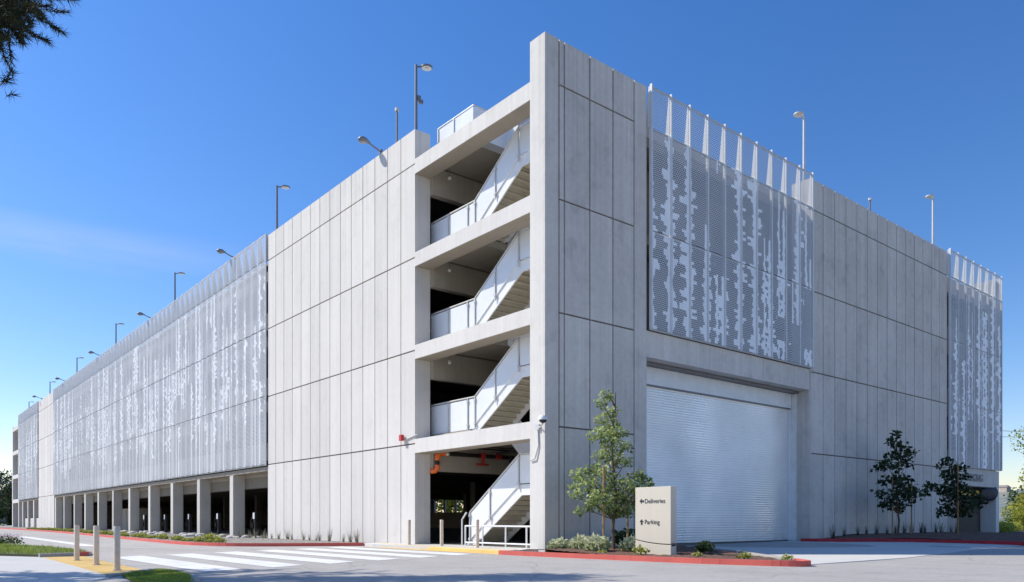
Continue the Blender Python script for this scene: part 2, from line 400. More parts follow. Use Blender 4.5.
# thin cirrus streaks low over the long facade
tc = nt.nodes.new('ShaderNodeTexCoord')
mp = nt.nodes.new('ShaderNodeMapping'); mp.inputs['Rotation'].default_value = (0, math.radians(4), math.radians(-20)); mp.inputs['Scale'].default_value = (2.0, 2.0, 16)
nt.links.new(tc.outputs['Generated'], mp.inputs[0])
nz = nt.nodes.new('ShaderNodeTexNoise'); nz.inputs['Scale'].default_value = 1.3; nz.inputs['Detail'].default_value = 7; nz.inputs['Roughness'].default_value = .6
nt.links.new(mp.outputs[0], nz.inputs['Vector'])
sxyz = nt.nodes.new('ShaderNodeSeparateXYZ'); nt.links.new(tc.outputs['Generated'], sxyz.inputs[0])
CLOUD_IN = (nz, sxyz)
band = math_(nt, 'MULTIPLY', mapr(nt, sxyz.outputs['Z'], 0.262, .285, 0, 1), mapr(nt, sxyz.outputs['Z'], .30, .325, 1, 0))
side = mapr(nt, sxyz.outputs['X'], .12, .42, 1, 0)
cl = math_(nt, 'MULTIPLY', math_(nt, 'MULTIPLY', mapr(nt, nz.outputs['Fac'], .40, .75, 0, .34), band), side)
satn = nt.nodes.new('ShaderNodeHueSaturation'); satn.inputs['Saturation'].default_value = 1.18; satn.inputs['Value'].default_value = 1.25; nt.links.new(sky.outputs[0], satn.inputs['Color'])
gm = nt.nodes.new('ShaderNodeGamma'); gm.inputs[1].default_value = 1.2
k0 = nt.nodes.new('ShaderNodeVectorMath'); k0.operation = 'SCALE'; k0.inputs['Scale'].default_value = .15; nt.links.new(satn.outputs[0], k0.inputs[0])
nt.links.new(k0.outputs[0], gm.inputs[0])
k1 = nt.nodes.new('ShaderNodeVectorMath'); k1.operation = 'MULTIPLY'; k1.inputs[1].default_value = (.97 / .15, .95 / .15, .93 / .15); nt.links.new(gm.outputs[0], k1.inputs[0])
tn = mixc(nt, mapr(nt, sxyz.outputs['Z'], .02, .55, 0, 1), (1.0, .85, .87), (.88, 1.0, 1.12))
k2 = nt.nodes.new('ShaderNodeVectorMath'); k2.operation = 'MULTIPLY'; nt.links.new(k1.outputs[0], k2.inputs[0]); nt.links.new(tn, k2.inputs[1])
mixn = mixc(nt, cl, k2.outputs[0], (5.0, 5.3, 5.8))
nt.links.new(mixn, bg.inputs['Color']); bg.inputs['Strength'].default_value = .15

# ------------------------------------------------------------------ ground, road, paths
def gz(x, y=0):
    t = min(1, max(0, (x - 1) / 13)); t = t * t * (3 - 2 * t)
    return -.13 + .11 * t
def sheet(name, xs, ys, dz, mat):
    m = MB(); nx = len(xs)
    m.v = [(x, y, gz(x) + dz) for y in ys for x in xs]
    for j in range(len(ys) - 1):
        for i in range(nx - 1):
            m.f.append((j * nx + i, j * nx + i + 1, (j + 1) * nx + i + 1, (j + 1) * nx + i)); m.t.append(.5)
    return struct(m.build(name, mat))
XS = [1, 2, 3, 4, 5, 6, 7, 8, 9, 10, 11, 12, 13, 14]
sheet('ground', [-3000, -300, -60] + XS + [60, 300, 3000], [-3000, -300, -60, 0, 130, 300, 3000], -.02, M['ground'])
sheet('road', [-34, -20, -11, -3] + XS + [20, 58], [-60, -30, -8, 0, 11, 30, 80, 170], 0, M['asphalt'])
def flat(name, poly, dz, mat, top=None):
    m = MB()
    m.prism(poly, lambda x, y: gz(x) - .05, (lambda x, y: gz(x) + dz) if top is None else top)
    return struct(m.build(name, mat))
# crosswalk: seven stripes along y
m = MB()
for i in range(6):
    x0 = -11.0 + 1.62 * i; y0 = -2.1 + .55 * i; y1 = 5.9 + .66 * i
    for k in range(6):       # short lengths so the far ends follow the ground
        a, b_ = y0 + (y1 - y0) * k / 6, y0 + (y1 - y0) * (k + 1) / 6
        m.face([(x0, a, gz(x0) + .006), (x0 + .92, a + .45, gz(x0) + .006), (x0 + .92, b_ + .45, gz(x0) + .006), (x0, b_, gz(x0) + .006)])
struct(m.build('crosswalk', M['paint']))
m = MB()
def line_strip(m, pts, w, dz=.006):
    for (x0, y0), (x1, y1) in zip(pts, pts[1:]):
        d = Vector((x1 - x0, y1 - y0, 0)).normalized(); s_ = Vector((-d.y, d.x, 0)) * w / 2
        m.face([(x0 + s_.x, y0 + s_.y, gz(x0) + dz), (x0 - s_.x, y0 - s_.y, gz(x0) + dz), (x1 - s_.x, y1 - s_.y, gz(x1) + dz), (x1 + s_.x, y1 + s_.y, gz(x1) + dz)])
line_strip(m, [(-8.9, 40), (-9.15, 28), (-9.4, 16.5)], .55)
struct(m.build('lane_marking', M['paint']))
m = MB(); line_strip(m, [(-9.6, 15.4), (-7.8, 12.1), (-6.7, 10.0)], .22)
struct(m.build('lane_marking', M['paint_line']))

def kerb(name, pts, mat, w=.16, h=.13, lift=0):
    """a raised edge stone along a polyline, with short stones and thin joints"""
    m = MB()
    P = [Vector((p[0], p[1], 0)) for p in pts]
    offs = []
    for k in range(len(P)):
        d = (P[min(k + 1, len(P) - 1)] - P[max(k - 1, 0)]).normalized(); offs.append(Vector((-d.y, d.x, 0)) * w)
    for k in range(len(P) - 1):
        a, b_, oa, ob = P[k], P[k + 1], offs[k], offs[k + 1]
        n = max(1, int(round((b_ - a).length / 5.0)))
        for j in range(n):
            g = (.012 if (k % 5 == 2 or n > 1) else 0.0) / max((b_ - a).length, .1)
            t0, t1 = j / n + g * .5, (j + 1) / n - g * .5
            q = [a.lerp(b_, t0), a.lerp(b_, t1)]; o0, o1 = oa.lerp(ob, t0), oa.lerp(ob, t1)
            tn = .5 + .25 * math.sin(k * .7); z0, z1 = gz(q[0].x) + lift, gz(q[1].x) + lift
            r0 = [q[0] + Vector((0, 0, z0 - .06)), q[0] + o0 * .12 + Vector((0, 0, z0 + h - .02)), q[0] + o0 * .28 + Vector((0, 0, z0 + h)), q[0] + o0 + Vector((0, 0, z0 + h)), q[0] + o0 + Vector((0, 0, z0 - .06))]
            r1 = [q[1] + Vector((0, 0, z1 - .06)), q[1] + o1 * .12 + Vector((0, 0, z1 + h - .02)), q[1] + o1 * .28 + Vector((0, 0, z1 + h)), q[1] + o1 + Vector((0, 0, z1 + h)), q[1] + o1 + Vector((0, 0, z1 - .06))]
            for i in range(4): m.face([r0[i], r1[i], r1[i + 1], r0[i + 1]], tn)
            m.face(r0, tn); m.face(r1[::-1], tn)
    return struct(m.build(name, mat))
def smooth_pl(pts, n=4):
    out = []
    for k in range(len(pts) - 1):
        p0 = Vector(pts[max(k - 1, 0)]); p1 = Vector(pts[k]); p2 = Vector(pts[k + 1]); p3 = Vector(pts[min(k + 2, len(pts) - 1)])
        for j in range(n):
            t = j / n
            out.append(tuple(.5 * ((2 * p1) + (p2 - p0) * t + (2 * p0 - 5 * p1 + 4 * p2 - p3) * t * t + (3 * p1 - p0 - 3 * p2 + p3) * t ** 3)))
    out.append(tuple(pts[-1])); return out
# planter in front of the long facade
KL = smooth_pl([(-3.7, 120), (-3.7, 85), (-3.9, 60), (-4.7, 40), (-5.3, 29), (-5.75, 20), (-5.85, 16.5), (-5.5, 14.2), (-4.9, 12.9), (-3.9, 12.0), (-2.2, 11.0), (-.75, 10.2)], 3)
kerb('kerb', KL[::-1], M['kerb_red'])     # red kerb of the planter
bed = [(x + .1, y) for x, y in KL] + [(-.02, 10.3), (-.02, 120)]
flat('planting_bed', bed, .1, M['gravel'])
# landing in front of the stair: walk flush with the floor, tan ramp edge and yellow tactile strip
flat('footpath', [(-.75, 10.15), (-1.25, 8.6), (-1.35, 5.0), (-1.3, .9), (-1.25, .35), (.0, .35), (.7, .75), (.7, 7.45), (0, 7.55), (-.02, 10.2)], .118, M['apron'])
m = MB(); pts = [(-.62, 10.1), (-1.05, 9.0), (-1.25, 7.6), (-1.38, 5.0), (-1.35, 2.0), (-1.3, .75)]
for (x0, y0), (x1, y1) in zip(pts, pts[1:]):
    m.face([(x0 - .12, y0, -.128), (x1 - .12, y1, -.128), (x1 + .75, y1, -.005), (x0 + .45, y0, -.005)])
struct(m.build('tactile_paving', M['dome']))
kerb('kerb', smooth_pl([(-1.42, .37), (-1.44, 2.0), (-1.38, 4.2), (-1.3, 5.6)], 3)[::-1], M['kerb_yellow'], .2, .122)
kerb('kerb', smooth_pl([(-1.3, 5.6), (-1.15, 7.2), (-.95, 8.8), (-.75, 10.1)], 3)[::-1], M['kerb_yellow'], .2, .07)
# island at the corner
KI = smooth_pl([(-1.42, .35), (-1.33, -1.5), (-1.15, -3.5), (-1.0, -5.1), (-.8, -6.6), (-.5, -7.7), (-.3, -8.3), (-.08, -8.6), (.12, -8.6), (.35, -8.35), (.65, -8.0)], 3)
kerb('kerb', KI[::-1], M['kerb_red'])
kerb('kerb', smooth_pl([(.65, -8.0), (2.1, -6.2), (3.7, -4.2), (4.5, -2.6), (4.75, -1.2), (4.75, -.01)], 3)[::-1], M['kerb_c'])
def mulch_bed(name, poly, n, zfun):
    """filled bed with small bumps: grid clipped to the polygon"""
    xs = [p[0] for p in poly]; ys = [p[1] for p in poly]; st = n
    def inside(x, y):
        c = False; j = len(poly) - 1
        for i in range(len(poly)):
            if (poly[i][1] > y) != (poly[j][1] > y) and x < (poly[j][0] - poly[i][0]) * (y - poly[i][1]) / (poly[j][1] - poly[i][1]) + poly[i][0]: c = not c
            j = i
        return c
    m = MB(); idx = {}
    nx = int((max(xs) - min(xs)) / st) + 2; ny = int((max(ys) - min(ys)) / st) + 2
    for i in range(nx):
        for j in range(ny):
            x = min(xs) + i * st; y = min(ys) + j * st
            if inside(x + st / 2, y + st / 2):
                q = []
                for a, b_ in ((0, 0), (1, 0), (1, 1), (0, 1)):
                    key = (i + a, j + b_)
                    if key not in idx:
                        px, py = x + a * st, y + b_ * st
                        idx[key] = len(m.v); m.v.append((px, py, zfun(px, py) + .035 * noise.noise((px * 2.3, py * 2.3, 0)) + .03 * noise.noise((px * 8, py * 8, 3))))
                    q.append(idx[key])
                m.f.append(tuple(q)); m.t.append(.5)
    return struct(m.build(name, M['mulch'], smooth=True))
island = [(x + .1, y) for x, y in KI[:-4]] + [(.3, -8.3), (.6, -7.9), (2.0, -6.1), (3.6, -4.1), (4.4, -2.5), (4.65, -.02), (-1.3, -.0)]
mulch_bed('planting_bed', island, .16, lambda x, y: gz(x) + .10 + .10 * max(0, 1 - abs(y + 1.4) / 2.4))
# driveway apron in front of the roll-up door
flat('driveway', [(.45, -8.45), (5.2, -8.7), (10, -8.35), (16.9, -7.9), (17.6, -3.4), (15.4, -1.7), (15.2, .9), (4.7, .9), (4.7, -1.5), (3.6, -4.1)], .012, M['apron'])
# peninsula right of the door
KP = smooth_pl([(14.9, -.02), (15.3, -1.1), (16.9, -1.9), (17.5, -2.8), (17.5, -4.4), (17.1, -6.1), (16.6, -7.4), (16.0, -8.6), (15.6, -10.0), (16.2, -11.4), (17.6, -12.0)], 3)
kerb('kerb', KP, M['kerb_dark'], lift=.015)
pen = [(x + .1, y) for x, y in KP] + [(23, -12), (28, -9), (30.6, -4), (31.2, -.02)]
mulch_bed('planting_bed', pen[::-1], .25, lambda x, y: gz(x) + .11 + .17 * min(1, max(0, (x - 16.8) / 2.5)))
kerb('kerb', smooth_pl([(31.3, -.02), (30.7, -4), (28, -9), (23, -12), (17.6, -12.0)], 3)[::-1], M['kerb_red'])
kerb('kerb', smooth_pl([(70, 3), (55, 2.2), (44, .5), (41, -1.0), (39.4, -1.2), (38.6, -.3)], 3), M['kerb_red'])
flat('planting_bed', [(38.6, -.2), (39.4, -1.0), (41, -.8), (44, .6), (55, 2.4), (70, 3.2), (90, 30), (60, 40), (39, 30)], .11, M['soil'])
# pavement by the photographer with its tactile strip
flat('pavement', [(-12.75, -2.35), (-11.9, -.95), (-11.75, 2.5), (-11.6, 5.6), (-12.4, 7.05), (-13.3, 8.75), (-20, 9.6), (-26, 9.6), (-26, -7), (-14.6, -6.0)], .008, M['walk'])
flat('tactile_paving', [(-12.75, -2.25), (-11.82, -.95), (-11.7, 2.5), (-11.52, 5.65), (-11.5, 6.9), (-12.5, 6.95), (-12.62, 2)], .013, M['dome'])
kerb('kerb', [(-12.55, 7.0), (-11.6, 7.15)], M['kerb_c'], .14, .11)
kerb('kerb', [(-11.58, 7.15), (-11.28, 7.2)], M['kerb_red'], .14, .13)
kerb('kerb', smooth_pl([(-11.28, 7.2), (-10.95, 8.6), (-10.9, 11), (-11.2, 15), (-12.2, 21), (-14, 30), (-17.5, 45)], 3), M['kerb_c'], .14, .10)
kerb('kerb', smooth_pl([(-12.75, -2.45), (-12.2, -1.75), (-11.55, -1.0)], 3), M['kerb_c'], .14, .05)
kerb('kerb', smooth_pl([(-11.55, -1.0), (-11.35, -1.5), (-11.4, -2.4), (-11.7, -4.0), (-12.2, -5.4)], 3)[::-1], M['kerb_c'], .14, .05)
def poly_inside(poly, x, y):
    c = False; j = len(poly) - 1
    for i in range(len(poly)):
        if (poly[i][1] > y) != (poly[j][1] > y) and x < (poly[j][0] - poly[i][0]) * (y - poly[i][1]) / (poly[j][1] - poly[i][1]) + poly[i][0]: c = not c
        j = i
    return c
M['grass'] = leafmat('grass blades', (.13, .21, .03), (.42, .50, .09), .45)
def grass(name, poly, n, hmin, hmax, label, tz=.07):
    flat('turf', poly, tz, M['soil'])
    m = MB(); xs = [p[0] for p in poly]; ys = [p[1] for p in poly]; k = 0
    while k < n:
        x, y = rnd.uniform(min(xs), max(xs)), rnd.uniform(min(ys), max(ys))
        if not poly_inside(poly, x, y): continue
        k += 1; a = rnd.uniform(0, PI); h = rnd.uniform(hmin, hmax) * (.7 + .6 * noise.noise((x, y, 1))); wd = rnd.uniform(.006, .014)
        z = gz(x) + tz - .005; l = rnd.uniform(-.06, .06), rnd.uniform(-.06, .06)
        m.face([(x - wd * math.cos(a), y - wd * math.sin(a), z), (x + wd * math.cos(a), y + wd * math.sin(a), z), (x + l[0], y + l[1], z + h)], min(1, max(0, .45 + .5 * noise.noise((x * .7, y * .7, 5)) + rnd.uniform(-.25, .25))))
    o = m.raw(name, M['grass']); o['kind'] = 'stuff'; tag(o, label, 'grass')
g1 = [(-12.45, 7.15), (-11.4, 7.3), (-11.05, 8.7), (-11.0, 11), (-11.3, 15), (-12.3, 21), (-14.1, 30), (-22, 30), (-22, 9.7), (-13.3, 8.9)]
grass('grass', g1, 30000, .07, .16, 'mown grass beside the pavement behind the near steel bollards')
g2 = [(-12.6, -2.45), (-12.2, -1.85), (-11.6, -1.15), (-11.48, -1.6), (-11.52, -2.4), (-11.8, -3.9), (-12.3, -5.6), (-13.1, -5.6), (-12.72, -3.5)]
grass('grass', g2, 12000, .03, .07, 'small wedge of lawn inside the kerb at the lower edge of the photo', .03)

# ------------------------------------------------------------------ the parking garage
G = thing('parking_garage', 'large five storey concrete parking garage with perforated white screens and an open corner stair', 'parking garage')
FL = [4.25, 7.85, 11.45, 15.05]            # floor levels
GR = [3.87, 7.48, 11.07, 14.69]            # horizontal panel joints
Z1 = 16.03
GW = .055
def panels_x0(m, ys, zs, xf, depth, flip=1):     # face looking to -x
    for a, b_ in zip(ys, ys[1:]):
        for c, d in zip(zs, zs[1:]):
            m.box(xf, xf + depth, a + GW / 2, b_ - GW / 2, c + (GW / 2 if c > .2 else 0), d - (GW / 2 if d < Z1 - .2 else 0), rnd.random())
def panels_y0(m, xs, zs, yf, depth):
    for a, b_ in zip(xs, xs[1:]):
        for c, d in zip(zs, zs[1:]):
            m.box(a + GW / 2, b_ - GW / 2, yf, yf + depth, c + (GW / 2 if c > .2 else 0), d - (GW / 2 if d < Z1 - .2 else 0), rnd.random())
ZS = [-.1] + GR + [Z1]
def wall_left(y0, y1, n, solid_lo=False):
    back = MB().box(.045, .68, y0 + .004, y1 - .004, -.1, Z1 - .004, .5).build('wall', M['joint'], G)
    pm = MB(); ys = [y0 - GW / 2] + [y0 + (y1 - y0) * k / n for k in range(1, n)] + [y1 + GW / 2]
    panels_x0(pm, ys, ZS, 0, .05)
    # jamb facings and inner face
    pm.box(.05, .70, y0 - .001, y0 + .05, -.1, Z1, .4); pm.box(.05, .70, y1 - .05, y1 + .001, -.1, Z1, .5); pm.box(.05, .70, y0 + .05, y1 - .05, Z1 - .05, Z1 + .001, .5)
    pm.build('panel_facing', M['wall'], back)
wall_left(7.5, 21.95, 14)
wall_left(85.35, 96.45, 5)
wall_left(113.9, 114.5, 1)
# corner wall (end face on the long side)
xs = [0, .60, .83, 1.98, 3.08, 4.14, 4.79]
back = MB().box(.02, 4.77, .05, .68, -.1, Z1 + .07, .5).build('wall', M['joint'], G)
pm = MB()
for a, b_ in zip(xs, xs[1:]):
    first, last = a == 0, b_ > 4.7
    for c, d in (((-.1, Z1 + .1),) if first or last else [(-.1, GR[0]), (GR[0], GR[1]), (GR[1], GR[2]), (GR[2], GR[3]), (GR[3], Z1 + .1)]):
        pm.box(a + (0 if first else GW / 2), b_ - (0 if last else GW / 2), 0, .06, c + (GW / 2 if c > 0 else 0), d - (GW / 2 if d < 15 else 0), rnd.uniform(.1, .9))
pm.build('panel_facing', M['wall_r'], back)
pm = MB().box(-.002, .06, .06, .71, -.1, Z1 + .1, .6).box(.06, 4.79, .66, .715, -.1, Z1 + .098, .5).box(.06, 4.79, .06, .66, Z1 + .05, Z1 + .1, .5).box(4.74, 4.792, .06, .66, -.1, Z1 + .05, .5)
pm.build('pillar_facing', M['frame_c'], back)
# long right wall
xs = [15.81] + [15.81 + (30.42 - 15.81) * k / 14 for k in range(1, 14)] + [30.42]
back = MB().box(15.83, 30.40, .05, .88, -.1, Z1 - .005, .5).build('wall', M['joint'], G)
pm = MB(); panels_y0(pm, xs, ZS, 0, .06)
pm.box(15.76, 15.832, .002, .9, -.1, Z1, .4).box(30.395, 30.44, .002, .9, -.1, Z1, .5).box(15.83, 30.39, .06, .9, Z1 - .03, Z1 + .002, .5)
pm.build('panel_facing', M['wall_r'], back)
# lintel over the roll-up door
pm = MB()
for a, b_ in ((4.795, 8.5), (8.5, 12.1), (12.1, 15.755)):
    pm.box(a + .012, b_ - .012, .03, .9, 6.66, 7.58, rnd.random())
pm.build('lintel', M['wall_r'], G)
# door opening reveals
MB().box(4.795, 4.85, .1, 1.1, -.05, 6.655, .3).build('jamb', M['wall_r'], G)
MB().box(15.70, 15.757, .02, 1.1, -.05, 6.655, .3).build('jamb', M['wall_r'], G)
# roll-up door
D = MB()
z = .02
while z < 5.88:
    h_ = .098
    D.extr([(.906, z), (.900, z + .03), (.900, z + .062), (.907, z + .088), (.918, z + .092), (.918, z + .102), (.945, z + .102), (.945, z)], 'x', 5.0, 15.42, rnd.random()); z += h_
door = D.build('roll_up_door', M['slat'], G)
MB().box(5.0, 15.5, .86, .96, -.02, .03).build('bottom_bar', M['black'], door)
MB().box(4.86, 15.55, .80, 1.0, 5.92, 6.56).build('door_hood', M['white'], door)
MB().box(4.86, 15.5, .795, .96, 5.87, 5.915).build('hood_trim', M['grey_metal'], door)
MB().box(15.43, 15.571, .84, .98, -.02, 5.86).box(15.57, 15.70, .62, .9, -.02, 6.55).build('guide_rail', M['white'], door)
MB().box(4.86, 4.98, .84, .98, -.02, 5.86).build('guide_rail', M['white'], door)
MB().box(4.86, 15.69, .5, 1.0, 6.57, 6.64).build('head_frame', M['grey_metal'], door)
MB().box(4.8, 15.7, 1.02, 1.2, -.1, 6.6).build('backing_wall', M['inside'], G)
# stair opening beams on the long side
for k, zb in enumerate((3.50, 7.13, 10.71, 14.29)):
    top = zb + .55 + (.03 if k == 3 else 0)
    bm_ = MB().box(.0, .70, .712, 7.498, zb + .012, top, .6 + .1 * (k % 2)).build('beam', M['wall'], G)
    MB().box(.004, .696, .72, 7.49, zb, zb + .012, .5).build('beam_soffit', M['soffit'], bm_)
# far stair opening (mirror of the near one)
for zb in (3.50, 7.13, 10.71, 14.29):
    MB().box(.0, .70, 114.51, 120.2, zb, zb + .55, .6).build('beam', M['wall'], G)
MB().box(-.002, .7, 120.2, 121.0, -.1, 15.0, .6).build('pillar', M['wall'], G)
# floors
for k, fz in enumerate(FL):
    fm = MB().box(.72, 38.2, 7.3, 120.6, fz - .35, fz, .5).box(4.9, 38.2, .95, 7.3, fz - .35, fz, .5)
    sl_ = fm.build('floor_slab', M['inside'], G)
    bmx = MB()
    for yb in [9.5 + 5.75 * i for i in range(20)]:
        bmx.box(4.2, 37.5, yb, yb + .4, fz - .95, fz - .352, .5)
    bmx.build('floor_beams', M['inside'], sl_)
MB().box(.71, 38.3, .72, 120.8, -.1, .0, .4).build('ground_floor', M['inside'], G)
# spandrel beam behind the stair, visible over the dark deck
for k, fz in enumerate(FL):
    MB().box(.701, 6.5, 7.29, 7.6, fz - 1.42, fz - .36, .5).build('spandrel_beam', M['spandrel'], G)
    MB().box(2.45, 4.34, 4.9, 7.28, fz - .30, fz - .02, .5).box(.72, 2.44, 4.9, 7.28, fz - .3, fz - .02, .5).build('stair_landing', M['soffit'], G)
# parapet behind the screens and slab edge behind screens
sp = MB()
for fz in FL:
    sp.box(.72, .95, 22, 113.8, fz - .9, fz + (.95 if fz < 15 else .1), .5)
sp.build('edge_spandrel', M['inside_wall'], G)
MB().box(4.9, 15.7, 2.2, 2.3, 6.9, 14.9, .3).build('screen_backing', M['inside'], G)
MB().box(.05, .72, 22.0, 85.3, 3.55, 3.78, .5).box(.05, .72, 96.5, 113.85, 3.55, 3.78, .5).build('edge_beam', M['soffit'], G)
MB().box(.75, 1.15, 22.0, 85.3, 2.75, 3.55, .5).box(.75, 1.15, 96.5, 113.85, 2.75, 3.55, .5).build('inner_beam', M['brown_beam'], G)
# columns along the long side
ycol = [27.3, 33.3, 39.1, 44.9, 50.9, 56.6, 62.4, 68.3, 73.7, 79.4, 84.6]
for y in ycol:
    MB().box(.06, .76, y, y + .56, -.05, 3.56, rnd.random()).build('column', M['column'], G, bevel=.02)
for y in (100.5, 105.5, 110.3):
    MB().box(.06, .76, y, y + .8, -.05, 3.56, rnd.random()).build('column', M['column'], G, bevel=.02)
MB().box(.3, .45, 96.5, 100.4, -.05, 1.2, .5).box(.3, .45, 101.35, 105.4, -.05, 1.2, .5).box(.3, .45, 106.35, 110.2, -.05, 1.2, .5).build('low_wall', M['wall'], G)
# interior columns and outer walls
ic = MB().box(0, .5, 0, .5, 0, 15, .5).build('interior_column', M['inside'], G)
for yy in range(12, 120, 9):
    for xx in (13.0, 25.5):
        if (yy, xx) == (12, 13.0): o = ic
        else: o = ic.copy(); COL.objects.link(o)
        o.location = (xx, yy, 0)
ow = MB()
ow.box(38.2, 38.45, .2, 56.6, 0, Z1).box(38.2, 38.45, 63.2, 120.8, 0, Z1).box(38.2, 38.45, 56.6, 63.2, 4.3, Z1).box(38.2, 38.45, 56.6, 63.2, 0, 1.9).box(38.2, 38.45, 56.6, 63.2, 3.55, 3.75)
for q in (58.6, 60.9): ow.box(38.22, 38.42, q, q + .25, 1.9, 4.3)
ow.box(.8, 38.2, 120.6, 120.8, 0, Z1)
ow.build('outer_wall', M['inside_wall'], G)
MB().box(.72, 38.4, 7.0, 120.8, 15.051, 15.06, .5).build('roof_deck', M['walk'], G)
MB().box(4.7, 15.9, .93, 1.1, 15.06, 15.5, .5).build('roof_kerb', M['inside_wall'], G)

# ---- stairs: flights with stringers, treads and white guard panels
def stair_storey(z0, z1, zm, y_lo, ground=False):
    """flight 1 runs along x 0.95..2.3 towards the corner, flight 2 returns at x 2.5..3.85"""
    st = thing('stair', '', '')
    for k_ in ('label', 'category'): del st[k_]
    st.parent = G
    ytop = 2.30; n = 11; ya = y_lo
    rise = (zm - z0) / n; run = (ya - ytop) / n
    tr = MB()
    for i in range(n):
        ys_ = ya - run * i; zt = z0 + rise * (i + 1)
        tr.box(1.0, 2.3, ys_ - run - .02, ys_, zt - .05, zt, .5)
        tr.box(1.0, 2.3, ys_ - .02, ys_ , zt - rise - .02, zt - .05, .5)
    n2 = 12; r2 = (z1 - zm) / n2; run2 = (4.9 - ytop) / n2
    for i in range(n2):
        ys_ = ytop + run2 * i; zt = zm + r2 * (i + 1)
        tr.box(2.55, 3.85, ys_, ys_ + run2 + .02, zt - .05, zt, .5)
        tr.box(2.55, 3.85, ys_, ys_ + .02, zt - r2 - .02, zt - .05, .5)
    tr.build('steps', M['stair_soffit'], st)
    MB().box(.98, 3.9, .75, ytop, zm - .14, zm, .5).build('landing', M['stair_soffit'], st)
    s_ = MB()
    sh = .34
    for x0 in (.93, 2.3):
        s_.extr([(ya + .28, z0 - .02), (ya + .06, z0 + .14), (ytop + .05, zm + .12), (.74, zm + .12), (.74, zm - .22), (ytop - .08, zm - .22), (ya - .25, z0 - .03)], 'x', x0, x0 + .055)
    for x0 in (2.49, 3.86):
        s_.extr([(ytop, zm + .12), (4.9, z1 + .12), (4.9, z1 - .25), (ytop + .1, zm - .22)], 'x', x0, x0 + .05)
    # little raised lip
    s_.bar((.925, ya + .05, z0 + .16), (.925, ytop + .05, zm + .135), .07, .03); s_.bar((.925, ytop + .05, zm + .135), (.925, .76, zm + .135), .07, .03)
    s_.build('stringer', M['white'], st, bevel=.006)
    g_ = MB(); X = .905; gh = 1.14
    # panels of the slope
    def q(y): return z0 + (zm - z0) * min(1, max(0, (ya - y) / (ya - ytop)))
    for a, b_ in ((ya, ya - 1.2), (ya - 1.24, ytop + .06), (ytop - .0, .76)):
        g_.extr([(a, q(a) + .18), (b_, q(b_) + .18), (b_, q(b_) + gh), (a, q(a) + gh)], 'x', X, X + .014, rnd.random())
    if not ground:
        for a, b_ in ((7.7, 6.55), (6.50, 5.30), (5.25, ya + .02)):
            g_.extr([(a, z0 + .03), (b_, z0 + .03), (b_, z0 + gh), (a, z0 + gh)], 'x', X, X + .014, rnd.random())
    gd = g_.build('guard_panel', M['guard'], st)
    r = MB()
    path = [(X, ya, q(ya) + gh + .06), (X, ytop, zm + gh + .06), (X, .76, zm + gh + .06)]
    if not ground: path = [(X, 7.7, z0 + gh + .06)] + path
    r.tube(path, .032, 8)
    posts = [ya - .02, ya - 1.22, ytop + .03, 1.35] + ([] if ground else [7.66, 6.52, 5.27])
    for y in posts:
        r.box(X - .045, X - .01, y - .022, y + .022, q(y) + .0, q(y) + gh + .04)
        for dz in (.16, gh - .12): r.box(X - .06, X - .005, y - .05, y + .05, q(y) + dz, q(y) + dz + .09)
    r.build('handrail', M['pale_metal'], st, smooth=True)
    # inner guard beside the second flight
    g2_ = MB().extr([(ytop, zm + .15), (4.9, z1 + .15), (4.9, z1 + 1.1), (ytop, zm + 1.1)], 'x', 2.44, 2.455)
    g2_.build('inner_guard', M['guard'], st)
    return st
stair_storey(0.0, FL[0], 1.98, 5.15, True)
stair_storey(FL[0], FL[1], 6.0, 4.84)
stair_storey(FL[1], FL[2], 9.6, 4.84)
stair_storey(FL[2], FL[3], 13.2, 4.84)
# guard on the roof around the stair opening
rg = MB()
for a, b_ in ((7.2, 6.2), (6.12, 4.95)):
    rg.box(.9, .914, b_, a, 15.1, 16.15, rnd.random())
rg.box(.914, 4.0, 4.94, 4.955, 14.75, 16.15, .4).box(.905, 4.3, 7.2, 7.215, 15.1, 16.15, .4)
rgo = rg.build('roof_guard', M['guard'], G)
MB().tube([(.9, 7.25, 16.2), (.9, 4.94, 16.2), (4.0, 4.94, 16.2)], .03).box(.86, .89, 6.13, 6.19, 15.0, 16.17).box(.86, .89, 7.18, 7.24, 15.0, 16.17).build('handrail', M['pale_metal'], rgo)
# landing rails at the foot of the stair
fr = MB()
for z in (.70, .10): fr.tube([(.62, 5.05, z), (.62, .74, z)], .03)
for y in (5.05, 4.0, 2.7, 1.6): fr.tube([(.62, y, -.02), (.62, y, .70)], .03)
fr.tube([(.78, 5.2, 1.2), (.75, 5.36, 1.0), (.74, 5.42, .94), (.74, 5.42, -.02)], .03)
fr.build('foot_rail', M['white'], G, smooth=True)

